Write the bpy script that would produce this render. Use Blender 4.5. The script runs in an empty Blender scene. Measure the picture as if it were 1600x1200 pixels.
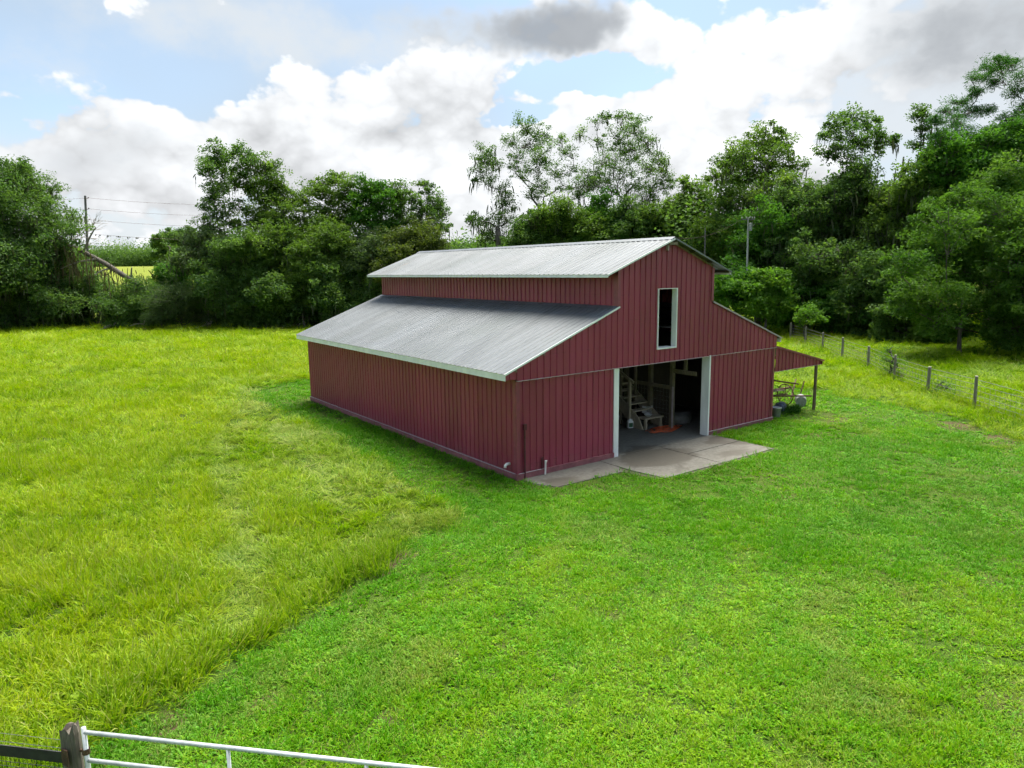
import bpy, math, random
import numpy as np
from mathutils import Matrix, Vector

R = math.radians
scene = bpy.context.scene
COL = scene.collection

# ------------------------------------------------------------------ camera
CAM = np.array([-10.754, -14.515, 5.605])
YAW, PITCH, ROLL, FPX = 0.6319, -0.1636, -0.0139, 1089.0
FW = np.array([math.sin(YAW) * math.cos(PITCH), math.cos(YAW) * math.cos(PITCH), math.sin(PITCH)])
_rt = np.array([math.cos(YAW), -math.sin(YAW), 0.0])
_up = np.cross(_rt, FW)
RT = _rt * math.cos(ROLL) + _up * math.sin(ROLL)
UP = _up * math.cos(ROLL) - _rt * math.sin(ROLL)
cd = bpy.data.cameras.new('camera')
cam = bpy.data.objects.new('camera', cd)
COL.objects.link(cam)
cd.sensor_width = 36.0
cd.lens = FPX / 1600 * 36.0
cd.clip_start = 0.1
cd.clip_end = 6000
cam.matrix_world = Matrix(((RT[0], UP[0], -FW[0], CAM[0]), (RT[1], UP[1], -FW[1], CAM[1]),
                           (RT[2], UP[2], -FW[2], CAM[2]), (0, 0, 0, 1)))
scene.camera = cam
cy = scene.cycles
cy.use_adaptive_sampling = True
cy.adaptive_threshold = 0.02
cy.adaptive_min_samples = 12
cy.max_bounces, cy.diffuse_bounces, cy.glossy_bounces, cy.transmission_bounces, cy.transparent_max_bounces = 5, 3, 2, 3, 4
cy.use_denoising = True
cy.caustics_reflective = cy.caustics_refractive = False

# surveying helpers: bearings measured in the photograph (1600 x 1200) turned into places
def ray(px, py):
    return FW + RT * (px - 800) / FPX + UP * (600 - py) / FPX
def at(px, py, depth):
    return CAM + ray(px, py) * depth
def gnd(px, py, z=0.0):
    d = ray(px, py)
    return CAM + d * ((z - CAM[2]) / d[2])
def foot(px, depth):
    p = at(px, 500, depth)
    p[2] = 0
    return p

# ------------------------------------------------------------------ light
SUN_EL, SUN_AZ = R(66), R(58)          # azimuth from +Y towards +X
SUN = Vector((math.sin(SUN_AZ) * math.cos(SUN_EL), math.cos(SUN_AZ) * math.cos(SUN_EL), math.sin(SUN_EL)))
ld = bpy.data.lights.new('sun', 'SUN')
ld.energy = 3.0
ld.angle = R(40)
ld.color = (1.0, 0.95, 0.86)
sun = bpy.data.objects.new('sun', ld)
COL.objects.link(sun)
sun.rotation_euler = SUN.to_track_quat('Z', 'Y').to_euler()
sun.location = (20, 20, 40)

scene.view_settings.view_transform = 'Standard'
scene.view_settings.look = 'None'
scene.view_settings.gamma = 1
scene.view_settings.exposure = 1.95
scene.view_settings.use_curve_mapping = False

class NT:
    """small helper to write node trees as expressions"""
    def __init__(s, tree):
        s.t = tree
    def n(s, typ, ins=None, **props):
        nd = s.t.nodes.new(typ)
        for k, v in props.items():
            setattr(nd, k, v)
        for k, v in (ins or {}).items():
            s.put(nd.inputs[k], v)
        return nd
    def put(s, sock, v):
        if isinstance(v, bpy.types.NodeSocket):
            s.t.links.new(v, sock)
        elif isinstance(v, (tuple, list)) and len(v) == 3 and sock.type == 'RGBA':
            sock.default_value = (*v, 1)
        else:
            sock.default_value = v
    def m(s, op, a, b=None, c=None, clamp=False):
        nd = s.t.nodes.new('ShaderNodeMath')
        nd.operation = op
        nd.use_clamp = clamp
        for i, v in enumerate((a, b, c)):
            if v is not None:
                s.put(nd.inputs[i], v)
        return nd.outputs[0]
    def vm(s, op, a, b=None, scale=None):
        nd = s.t.nodes.new('ShaderNodeVectorMath')
        nd.operation = op
        s.put(nd.inputs[0], a)
        if b is not None:
            s.put(nd.inputs[1], b)
        if scale is not None:
            s.put(nd.inputs['Scale'], scale)
        return nd.outputs['Value'] if op in ('DOT_PRODUCT', 'LENGTH', 'DISTANCE') else nd.outputs[0]
    def noise(s, vec, scale, detail=4, rough=0.55, dist=0.0, color=False):
        nd = s.n('ShaderNodeTexNoise', {'Vector': vec, 'Scale': scale, 'Detail': detail, 'Roughness': rough, 'Distortion': dist})
        return nd.outputs['Color' if color else 'Fac']
    def mix(s, f, a, b, blend='MIX'):
        nd = s.n('ShaderNodeMix', data_type='RGBA', blend_type=blend)
        s.put(nd.inputs[0], f)
        s.put(nd.inputs[6], a)
        s.put(nd.inputs[7], b)
        return nd.outputs[2]
    def step(s, v, lo, hi, a=0.0, b=1.0, smooth=True):
        nd = s.n('ShaderNodeMapRange', interpolation_type='SMOOTHSTEP' if smooth else 'LINEAR')
        for i, x in enumerate((v, lo, hi, a, b)):
            s.put(nd.inputs[i], x)
        return nd.outputs[0]
    def ramp(s, v, stops):
        nd = s.n('ShaderNodeValToRGB', {'Fac': v})
        e = nd.color_ramp.elements
        while len(e) < len(stops):
            e.new(0.5)
        for el, (p, c) in zip(e, stops):
            el.position = p
            el.color = (*c, 1)
        return nd.outputs[0]

def build_world():
    w = bpy.data.worlds.new('World')
    scene.world = w
    w.use_nodes = True
    w.cycles.sampling_method = 'MANUAL'
    w.cycles.sample_map_resolution = 256
    t = NT(w.node_tree)
    w.node_tree.nodes.clear()
    sky = t.n('ShaderNodeTexSky', sky_type='NISHITA', sun_disc=False, sun_elevation=SUN_EL, sun_rotation=SUN_AZ,
              air_density=1.0, dust_density=1.5, ozone_density=1.5)
    d = t.n('ShaderNodeTexCoord').outputs['Generated']
    xyz = t.n('ShaderNodeSeparateXYZ', {0: d})
    x, y, z = xyz.outputs
    az = t.m('ARCTAN2', x, y)
    el = t.m('ARCSINE', z)
    warp = t.noise(d, 8.0, 4, 0.62, color=True)
    wx = t.n('ShaderNodeSeparateXYZ', {0: warp})
    azw = t.m('MULTIPLY_ADD', t.m('SUBTRACT', wx.outputs[0], 0.5), 0.15, az)
    elw = t.m('MULTIPLY_ADD', t.m('SUBTRACT', wx.outputs[1], 0.5), 0.085, el)
    def dirpx(px, py):
        r = ray(px, py)
        r = r / np.linalg.norm(r)
        return math.atan2(r[0], r[1]), math.asin(r[2])
    def lobes(lst):
        """sum of soft elliptical banks, centre and half-size given by bearing"""
        tot = None
        for px, py, rx, ry, wgt in lst:
            a, e = dirpx(px, py)
            da = t.m('DIVIDE', t.m('SUBTRACT', azw, a), rx / FPX)
            de = t.m('DIVIDE', t.m('SUBTRACT', elw, e), ry / FPX)
            q = t.m('ADD', t.m('MULTIPLY', da, da), t.m('MULTIPLY', de, de))
            g = t.m('MULTIPLY', t.m('EXPONENT', t.m('MULTIPLY', q, -1.0)), wgt)
            tot = g if tot is None else t.m('ADD', tot, g)
        return tot
    # flatten the clouds a little towards the horizon
    dv = t.n('ShaderNodeCombineXYZ', {0: x, 1: y, 2: t.m('MULTIPLY', z, 1.5)}).outputs[0]
    vo = t.n('ShaderNodeTexVoronoi', {'Vector': t.vm('ADD', dv, t.vm('SCALE', warp, scale=0.06)), 'Scale': 17.0, 'Detail': 1.6, 'Roughness': 0.6, 'Lacunarity': 2.3})
    puff = t.m('SUBTRACT', 0.42, vo.outputs['Distance'])
    fb = t.noise(dv, 6.0, 6, 0.56)
    fb2 = t.noise(t.vm('ADD', dv, (0.012, 0.010, 0.045)), 6.0, 3, 0.5)
    big = t.noise(dv, 2.3, 2, 0.5)
    # cumulus banks
    cu = lobes([(50, 215, 120, 62, .34), (235, 165, 75, 40, .26), (200, 35, 60, 30, .30), (585, 120, 110, 26, .34),
                (330, 240, 210, 70, .36), (640, 240, 250, 120, .60), (1100, 150, 240, 170, .75),
                (800, 330, 700, 75, .5), (400, 40, 90, 30, .16), (60, 60, 230, 60, -.22), (340, 100, 150, 40, -.22), (185, 210, 40, 26, -.2), (40, 320, 130, 60, .2),
                (930, 128, 78, 20, -1.35), (800, 188, 52, 14, -1.0), (1360, 220, 120, 40, -.40)])
    f = t.m('ADD', t.m('MULTIPLY_ADD', t.m('SUBTRACT', fb, 0.5), 1.75, cu), t.m('MULTIPLY', t.m('SUBTRACT', big, 0.48), 0.5))
    f = t.m('MULTIPLY_ADD', puff, 0.34, f)
    cov = t.step(f, 0.05, 0.20)
    relief = t.m('SUBTRACT', fb, fb2)
    sd = t.vm('DOT_PRODUCT', d, tuple(SUN))
    glow = t.m('POWER', t.m('MAXIMUM', sd, 0.0), 4.0)
    lum = t.m('ADD', t.m('MULTIPLY_ADD', relief, 1.15, 1.03), t.m('MULTIPLY', glow, 1.0))
    lum = t.m('MULTIPLY_ADD', puff, 0.30, lum)
    white = t.vm('SCALE', t.n('ShaderNodeCombineXYZ', {0: 3.45, 1: 3.52, 2: 3.60}).outputs[0], scale=lum)
    # thin milky veil over the blue
    veil = t.step(big, 0.3, 0.7, 0.1, 0.85)
    blue = t.mix(0.55, sky.outputs[0], (1.35, 2.0, 2.7))
    base = t.mix(veil, blue, (1.95, 2.25, 2.50))
    base = t.mix(t.step(el, 0.02, 0.22, 0.85, 0.0), base, (2.85, 3.0, 3.1))
    # soft wisps and broad haze between the heaps
    wisp = t.m('ADD', t.m('MULTIPLY_ADD', t.m('SUBTRACT', fb, 0.5), 1.6, lobes([(1450, 150, 330, 120, .62), (420, 45, 150, 45, .35), (640, 70, 230, 60, .45), (60, 290, 260, 110, .5), (230, 50, 120, 50, .2)])), -0.12)
    base = t.mix(t.step(wisp, 0.0, 0.5, 0.0, 0.85), base, (2.75, 2.9, 3.02))
    c1 = t.mix(t.m('MULTIPLY', cov, 0.97), base, white)
    # grey layer
    gr = lobes([(930, 45, 135, 52, 1.0), (740, 60, 190, 40, .30), (620, 15, 130, 40, .30), (1225, -8, 85, 20, .55), (1490, 60, 230, 110, .52),
                (1060, 152, 62, 7, .66), (1170, 180, 40, 22, .30), (70, 265, 170, 60, .46), (260, 215, 80, 30, .32), (160, 60, 200, 50, .15), (1100, 110, 170, 150, -.7), (930, 128, 75, 22, -.6), (620, 260, 250, 120, -.35)])
    g = t.m('ADD', t.m('MULTIPLY_ADD', t.m('SUBTRACT', fb, 0.5), 1.0, gr), t.m('MULTIPLY', t.m('SUBTRACT', big, 0.55), 0.3))
    g = t.m('MULTIPLY_ADD', puff, 0.14, g)
    gcov = t.step(g, 0.10, 0.55, 0.0, 0.92)
    grey = t.mix(t.step(g, 0.25, 0.75), (2.45, 2.58, 2.70), (1.40, 1.50, 1.62))
    c2 = t.mix(gcov, c1, grey)
    bg = t.n('ShaderNodeBackground', {'Color': c2, 'Strength': 0.075})
    out = t.n('ShaderNodeOutputWorld', {'Surface': bg.outputs[0]})
build_world()
# MARK_WORLD_END

# ------------------------------------------------------------------ mesh helpers
rng = np.random.default_rng(7)

def link(o, parent=None):
    COL.objects.link(o)
    if parent is not None:
        o.parent = parent
    return o
def tag(o, label=None, cat=None, group=None, kind=None):
    for k, v in (('label', label), ('category', cat), ('group', group), ('kind', kind)):
        if v:
            o[k] = v
    return o
def empty(name, loc=(0, 0, 0), rz=0.0):
    o = bpy.data.objects.new(name, None)
    o.empty_display_size = 0.3
    o.location = loc
    o.rotation_euler = (0, 0, rz)
    return link(o)
def thing(name, label, cat, loc=(0, 0, 0), rz=0.0, group=None):
    return tag(empty(name, loc, rz), label, cat, group)

def np_mesh(name, V, F, mat=None, attrs=None, smooth=False):
    """fast mesh from arrays; F is (n,3) or (n,4)"""
    V = np.asarray(V, np.float32)
    F = np.asarray(F, np.int32)
    me = bpy.data.meshes.new(name)
    k = F.shape[1] if len(F) else 3
    me.vertices.add(len(V))
    me.vertices.foreach_set('co', V.ravel())
    if len(F):
        me.loops.add(F.size)
        me.loops.foreach_set('vertex_index', F.ravel())
        me.polygons.add(len(F))
        me.polygons.foreach_set('loop_start', np.arange(0, F.size, k, dtype=np.int32))
        me.polygons.foreach_set('use_smooth', np.full(len(F), smooth, bool))
    for an, arr in (attrs or {}).items():
        arr = np.asarray(arr, np.float32)
        a = me.attributes.new(an, 'FLOAT_VECTOR' if arr.ndim == 2 else 'FLOAT', 'POINT')
        a.data.foreach_set('vector' if arr.ndim == 2 else 'value', arr.ravel())
    me.update(calc_edges=True)
    if mat:
        me.materials.append(mat)
    return me

class MB:
    """collects polygons; build() links them as one mesh object"""
    def __init__(s):
        s.v, s.f = [], []
    def poly(s, pts, faces):
        o = len(s.v)
        s.v += [tuple(map(float, p)) for p in pts]
        s.f += [tuple(i + o for i in f) for f in faces]
        return s
    def box(s, x0, x1, y0, y1, z0, z1):
        P = [(x, y, z) for z in (z0, z1) for y in (y0, y1) for x in (x0, x1)]
        return s.poly(P, [(0, 2, 3, 1), (4, 5, 7, 6), (0, 1, 5, 4), (2, 6, 7, 3), (0, 4, 6, 2), (1, 3, 7, 5)])
    def bar(s, a, b, w, h=None, up=(0, 0, 1)):
        """rectangular beam from a to b"""
        a, b = np.array(a, float), np.array(b, float)
        h = w if h is None else h
        d = (b - a) / np.linalg.norm(b - a)
        u = np.cross(d, np.array(up, float))
        if np.linalg.norm(u) < 1e-4:
            u = np.cross(d, (0, 1, 0))
        u /= np.linalg.norm(u)
        v = np.cross(u, d)
        P = []
        for c in (a, b):
            for su, sv in ((-1, -1), (1, -1), (1, 1), (-1, 1)):
                P.append(c + u * su * w / 2 + v * sv * h / 2)
        return s.poly(P, [(0, 3, 2, 1), (4, 5, 6, 7), (0, 1, 5, 4), (1, 2, 6, 5), (2, 3, 7, 6), (3, 0, 4, 7)])
    def tube(s, path, rad, n=8, cap=True):
        path = np.array(path, float)
        m = len(path)
        rad = np.full(m, rad) if np.isscalar(rad) else np.array(rad, float)
        tan = np.gradient(path, axis=0)
        tan /= np.linalg.norm(tan, axis=1)[:, None] + 1e-9
        ref = np.array((0, 0, 1.0)) if abs(tan[0][2]) < 0.9 else np.array((1.0, 0, 0))
        P = []
        u = np.cross(tan[0], ref)
        for i in range(m):
            u = u - tan[i] * (u @ tan[i])
            u /= np.linalg.norm(u) + 1e-9
            v = np.cross(tan[i], u)
            for k in range(n):
                a = 2 * math.pi * k / n
                P.append(path[i] + rad[i] * (u * math.cos(a) + v * math.sin(a)))
        F = [(i * n + k, i * n + (k + 1) % n, (i + 1) * n + (k + 1) % n, (i + 1) * n + k) for i in range(m - 1) for k in range(n)]
        if cap:
            F += [tuple(range(n - 1, -1, -1)), tuple((m - 1) * n + k for k in range(n))]
        return s.poly(P, F)
    def lathe(s, prof, n=14, c=(0, 0, 0)):
        """profile of (radius, z) about the z axis"""
        P = [(c[0] + r * math.cos(2 * math.pi * k / n), c[1] + r * math.sin(2 * math.pi * k / n), c[2] + z) for r, z in prof for k in range(n)]
        m = len(prof)
        F = [(i * n + k, i * n + (k + 1) % n, (i + 1) * n + (k + 1) % n, (i + 1) * n + k) for i in range(m - 1) for k in range(n)]
        return s.poly(P, F)
    def build(s, name, mat, parent=None, smooth=False, bevel=0.0, **tags):
        me = bpy.data.meshes.new(name)
        me.from_pydata(s.v, [], s.f)
        if smooth:
            me.polygons.foreach_set('use_smooth', [True] * len(me.polygons))
        me.materials.append(mat)
        o = link(bpy.data.objects.new(name, me), parent)
        if bevel:
            b = o.modifiers.new('bevel', 'BEVEL')
            b.width, b.segments, b.limit_method = bevel, 1, 'ANGLE'
        tag(o, **tags)
        return o

# ------------------------------------------------------------------ materials
def mat_new(name):
    m = bpy.data.materials.new(name)
    m.use_nodes = True
    t = NT(m.node_tree)
    m.node_tree.nodes.clear()
    return m, t
def surf(t, shader):
    t.n('ShaderNodeOutputMaterial', {'Surface': shader})
def pos(t):
    return t.n('ShaderNodeNewGeometry').outputs['Position']

def simple(name, col, rough=0.6, metal=0.0, var=0.18, scale=6.0, bump=0.0, spec=0.5, stretch=None):
    m, t = mat_new(name)
    p = pos(t)
    if stretch:
        p = t.vm('MULTIPLY', p, stretch)
    nz = t.noise(p, scale, 6, 0.6)
    c2 = tuple(max(0, c * (1 - 2 * var)) for c in col)
    c3 = tuple(min(1, c * (1 + var)) for c in col)
    c = t.mix(t.step(nz, 0.25, 0.75), c2, c3)
    ins = {'Base Color': c, 'Roughness': t.step(nz, 0.3, 0.7, rough * 1.12, rough * 0.88), 'Metallic': metal, 'Specular IOR Level': spec}
    if bump:
        ins['Normal'] = t.n('ShaderNodeBump', {'Height': t.noise(p, scale * 4, 5, 0.65), 'Strength': bump, 'Distance': 0.02}).outputs[0]
    surf(t, t.n('ShaderNodeBsdfPrincipled', ins).outputs[0])
    return m

def mat_red():
    m, t = mat_new('red painted metal')
    p = pos(t)
    streak = t.noise(t.vm('MULTIPLY', p, (2.2, 2.2, 0.25)), 2.0, 5, 0.6)
    broad = t.noise(p, 0.45, 3)
    c = t.mix(t.step(streak, 0.3, 0.75), (0.245, 0.034, 0.066), (0.29, 0.044, 0.080))
    c = t.mix(t.step(broad, 0.35, 0.7, 0, 0.4), c, (0.245, 0.044, 0.07))
    low = t.step(t.n('ShaderNodeSeparateXYZ', {0: p}).outputs[2], 0.15, 0.55, 0.35, 0.0)
    c = t.mix(t.m('MULTIPLY', low, t.step(streak, 0.35, 0.6)), c, (0.20, 0.10, 0.085))
    rnd = t.n('ShaderNodeObjectInfo').outputs['Random']
    c = t.mix(1.0, c, t.mix(rnd, (0.88, 0.90, 0.88), (1.08, 1.06, 1.10)), 'MULTIPLY')
    # faint dents and the rows where the sheets are screwed to the girts
    row = t.m('FRACT', t.m('MULTIPLY', t.n('ShaderNodeSeparateXYZ', {0: p}).outputs[2], 1.35))
    row = t.m('MULTIPLY', t.step(t.m('ABSOLUTE', t.m('SUBTRACT', row, 0.5)), 0.0, 0.03, 1.0, 0.0), t.step(t.noise(p, 9.0, 2), 0.5, 0.6))
    c = t.mix(t.m('MULTIPLY', row, 0.35), c, (0.10, 0.03, 0.035))
    bump = t.n('ShaderNodeBump', {'Height': t.noise(p, 1.7, 3), 'Strength': 0.2, 'Distance': 0.03})
    surf(t, t.n('ShaderNodeBsdfPrincipled', {'Base Color': c, 'Roughness': t.step(streak, 0.3, 0.7, 0.32, 0.42), 'Specular IOR Level': 0.38, 'Normal': bump.outputs[0]}).outputs[0])
    return m
def mat_roof():
    m, t = mat_new('galvanised roof metal')
    p = pos(t)
    st = t.noise(t.vm('MULTIPLY', p, (0.35, 1.6, 0.35)), 1.6, 5, 0.6)
    blot = t.noise(p, 0.33, 4, 0.55)
    c = t.mix(t.step(st, 0.3, 0.7), (0.112, 0.123, 0.130), (0.148, 0.160, 0.169))
    c = t.mix(t.step(blot, 0.50, 0.64, 0, 0.5), c, (0.115, 0.13, 0.132))
    fine = t.noise(p, 14, 4, 0.7)
    c = t.mix(t.step(fine, 0.55, 0.8, 0, 0.35), c, (0.13, 0.13, 0.127))
    rnd = t.n('ShaderNodeObjectInfo').outputs['Random']
    c = t.mix(1.0, c, t.mix(rnd, (0.94, 0.94, 0.93), (1.05, 1.06, 1.07)), 'MULTIPLY')
    rust = t.m('MULTIPLY', t.step(t.noise(t.vm('MULTIPLY', p, (0.5, 5.0, 0.5)), 1.3, 5, 0.65), 0.6, 0.75), t.step(blot, 0.45, 0.65))
    c = t.mix(t.m('MULTIPLY', rust, 0.4), c, (0.20, 0.145, 0.10))
    surf(t, t.n('ShaderNodeBsdfPrincipled', {'Base Color': c, 'Metallic': 0.35, 'Roughness': t.step(blot, 0.35, 0.65, 0.46, 0.58)}).outputs[0])
    return m
def mat_concrete():
    m, t = mat_new('weathered concrete')
    p = pos(t)
    n1 = t.noise(p, 0.9, 6, 0.62)
    n2 = t.noise(p, 9, 5, 0.7)
    c = t.mix(t.step(n2, 0.3, 0.7), (0.112, 0.106, 0.088), (0.165, 0.156, 0.13))
    wet = t.step(t.noise(t.vm('MULTIPLY', p, (0.55, 1.0, 1.0)), 0.62, 5, 0.55, 0.6), 0.55, 0.62)
    pd = t.vm('ADD', p, t.vm('SCALE', t.noise(p, 1.8, 4, color=True), scale=0.7))
    spot = t.step(t.vm('LENGTH', t.vm('MULTIPLY', t.vm('SUBTRACT', pd, (4.95, -0.55, 0.35)), (0.62, 0.95, 0))), 0.75, 0.92, 1.0, 0.0)
    wet = t.m('MAXIMUM', wet, spot)
    c = t.mix(t.m('MULTIPLY', wet, 0.8), c, (0.060, 0.051, 0.036))
    c = t.mix(t.step(n1, 0.58, 0.75, 0, 0.6), c, (0.17, 0.165, 0.13))
    bump = t.n('ShaderNodeBump', {'Height': n2, 'Strength': 0.25, 'Distance': 0.01})
    surf(t, t.n('ShaderNodeBsdfPrincipled', {'Base Color': c, 'Roughness': t.m('MULTIPLY_ADD', wet, -0.12, 0.85), 'Normal': bump.outputs[0]}).outputs[0])
    return m
def mat_wood(name, a, b, rough=0.8):
    m, t = mat_new(name)
    p = t.n('ShaderNodeTexCoord').outputs['Object']
    g = t.noise(t.vm('MULTIPLY', p, (9, 9, 1.2)), 4, 6, 0.65, 0.4)
    n2 = t.noise(p, 2.2, 4)
    c = t.mix(t.step(g, 0.3, 0.7), a, b)
    c = t.mix(t.step(n2, 0.45, 0.7, 0, 0.45), c, tuple(x * 0.55 for x in a))
    bump = t.n('ShaderNodeBump', {'Height': g, 'Strength': 0.4, 'Distance': 0.01})
    surf(t, t.n('ShaderNodeBsdfPrincipled', {'Base Color': c, 'Roughness': rough, 'Normal': bump.outputs[0]}).outputs[0])
    return m
def mat_bark(name, a, b):
    m, t = mat_new(name)
    p = pos(t)
    g = t.noise(t.vm('MULTIPLY', p, (1, 1, 0.3)), 6, 6, 0.7)
    c = t.mix(t.step(g, 0.3, 0.7), a, b)
    bump = t.n('ShaderNodeBump', {'Height': g, 'Strength': 0.8, 'Distance': 0.05})
    surf(t, t.n('ShaderNodeBsdfPrincipled', {'Base Color': c, 'Roughness': 0.9, 'Normal': bump.outputs[0]}).outputs[0])
    return m
def leafy(t, c, trans=0.38, gloss=0.06, rough=0.45):
    """thin leaf: reflects on one side, lets light through to the other"""
    d = t.n('ShaderNodeBsdfDiffuse', {'Color': c})
    tc = t.mix(1.0, c, (1.15, 1.25, 0.55), 'MULTIPLY')
    tr = t.n('ShaderNodeBsdfTranslucent', {'Color': tc})
    mx = t.n('ShaderNodeMixShader', {0: trans, 1: d.outputs[0], 2: tr.outputs[0]})
    gl = t.n('ShaderNodeBsdfAnisotropic', {'Color': (0.8, 0.85, 0.8), 'Roughness': rough})
    return t.n('ShaderNodeMixShader', {0: gloss, 1: mx.outputs[0], 2: gl.outputs[0]}).outputs[0]
def mat_leaf(name, dark, mid, light, gloss=0.012, trans=0.44):
    m, t = mat_new(name)
    p = pos(t)
    tint = t.n('ShaderNodeAttribute', attribute_name='tint').outputs['Fac']
    nz = t.noise(p, 0.55, 3)
    v = t.m('ADD', t.m('MULTIPLY', tint, 0.65), t.m('MULTIPLY', nz, 0.4))
    c = t.ramp(v, [(0.12, dark), (0.5, mid), (0.95, light)])
    surf(t, leafy(t, c, trans, gloss))
    return m

def mat_grass(name, ramp_stops, tip, dry):
    m, t = mat_new(name)
    p = pos(t)
    tint = t.n('ShaderNodeAttribute', attribute_name='tint', attribute_type='INSTANCER').outputs['Fac']
    bt = t.n('ShaderNodeAttribute', attribute_name='blade').outputs['Fac']
    ht = t.n('ShaderNodeAttribute', attribute_name='ht').outputs['Fac']
    n1 = t.noise(p, 0.22, 4, 0.6)
    n2 = t.noise(p, 1.3, 3, 0.6)
    v = t.m('ADD', t.m('MULTIPLY', n1, 0.40), t.m('MULTIPLY', n2, 0.25))
    v = t.m('ADD', v, t.m('MULTIPLY', tint, 0.55))
    v = t.m('SUBTRACT', t.m('MULTIPLY_ADD', bt, 0.55, v), 0.34)
    straw = t.n('ShaderNodeAttribute', attribute_name='straw', attribute_type='INSTANCER').outputs['Fac']
    c = t.ramp(v, ramp_stops)
    c = t.mix(t.m('MULTIPLY', ht, 0.42), c, tip)
    c = t.mix(t.step(bt, 0.94, 0.99, 0, 0.8), c, dry)
    c = t.mix(t.m('MULTIPLY', straw, t.step(bt, 0.3, 0.7, 0.35, 1.0)), c, dry)
    surf(t, leafy(t, c, 0.34, 0.012, 0.5))
    return m
# worn bare patches, on the long-grass edge also painting its shadow: x, y, radius, strength
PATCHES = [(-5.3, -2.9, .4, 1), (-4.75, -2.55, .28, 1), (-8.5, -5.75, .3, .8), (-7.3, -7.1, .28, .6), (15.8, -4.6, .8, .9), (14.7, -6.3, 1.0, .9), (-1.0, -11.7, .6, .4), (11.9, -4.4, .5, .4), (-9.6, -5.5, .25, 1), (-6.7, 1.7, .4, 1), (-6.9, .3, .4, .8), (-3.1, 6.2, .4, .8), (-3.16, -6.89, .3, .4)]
def mat_ground():
    m, t = mat_new('grassy soil')
    p = pos(t)
    n1 = t.noise(p, 0.25, 6, 0.62)
    n2 = t.noise(p, 3.5, 5, 0.7)
    n4 = t.noise(p, 22, 4, 0.7)
    c = t.mix(t.step(n2, 0.3, 0.7), (0.030, 0.062, 0.008), (0.062, 0.105, 0.012))
    c = t.mix(t.step(n4, 0.45, 0.65), c, (0.085, 0.15, 0.014))
    c = t.mix(t.step(n1, 0.5, 0.72, 0, 0.6), c, (0.10, 0.075, 0.035))
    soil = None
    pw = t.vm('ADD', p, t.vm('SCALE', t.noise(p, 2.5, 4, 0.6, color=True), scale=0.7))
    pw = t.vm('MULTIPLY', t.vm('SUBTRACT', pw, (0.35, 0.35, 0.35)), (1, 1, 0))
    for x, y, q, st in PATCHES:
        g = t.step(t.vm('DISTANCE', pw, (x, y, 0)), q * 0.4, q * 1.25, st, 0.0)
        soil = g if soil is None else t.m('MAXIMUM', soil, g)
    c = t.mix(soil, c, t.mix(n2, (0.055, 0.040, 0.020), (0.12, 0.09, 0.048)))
    dist = t.vm('LENGTH', t.vm('SUBTRACT', p, tuple(CAM)))
    n3 = t.noise(t.vm('MULTIPLY', p, (1, 1, 1)), 0.02, 4)
    far = t.mix(n3, (0.13, 0.18, 0.015), (0.19, 0.20, 0.035))
    c = t.mix(t.step(dist, 70, 120), c, far)
    bump = t.n('ShaderNodeBump', {'Height': n4, 'Strength': 0.9, 'Distance': 0.05})
    surf(t, t.n('ShaderNodeBsdfPrincipled', {'Base Color': c, 'Roughness': 0.95, 'Specular IOR Level': 0.1, 'Normal': bump.outputs[0]}).outputs[0])
    return m

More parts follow.
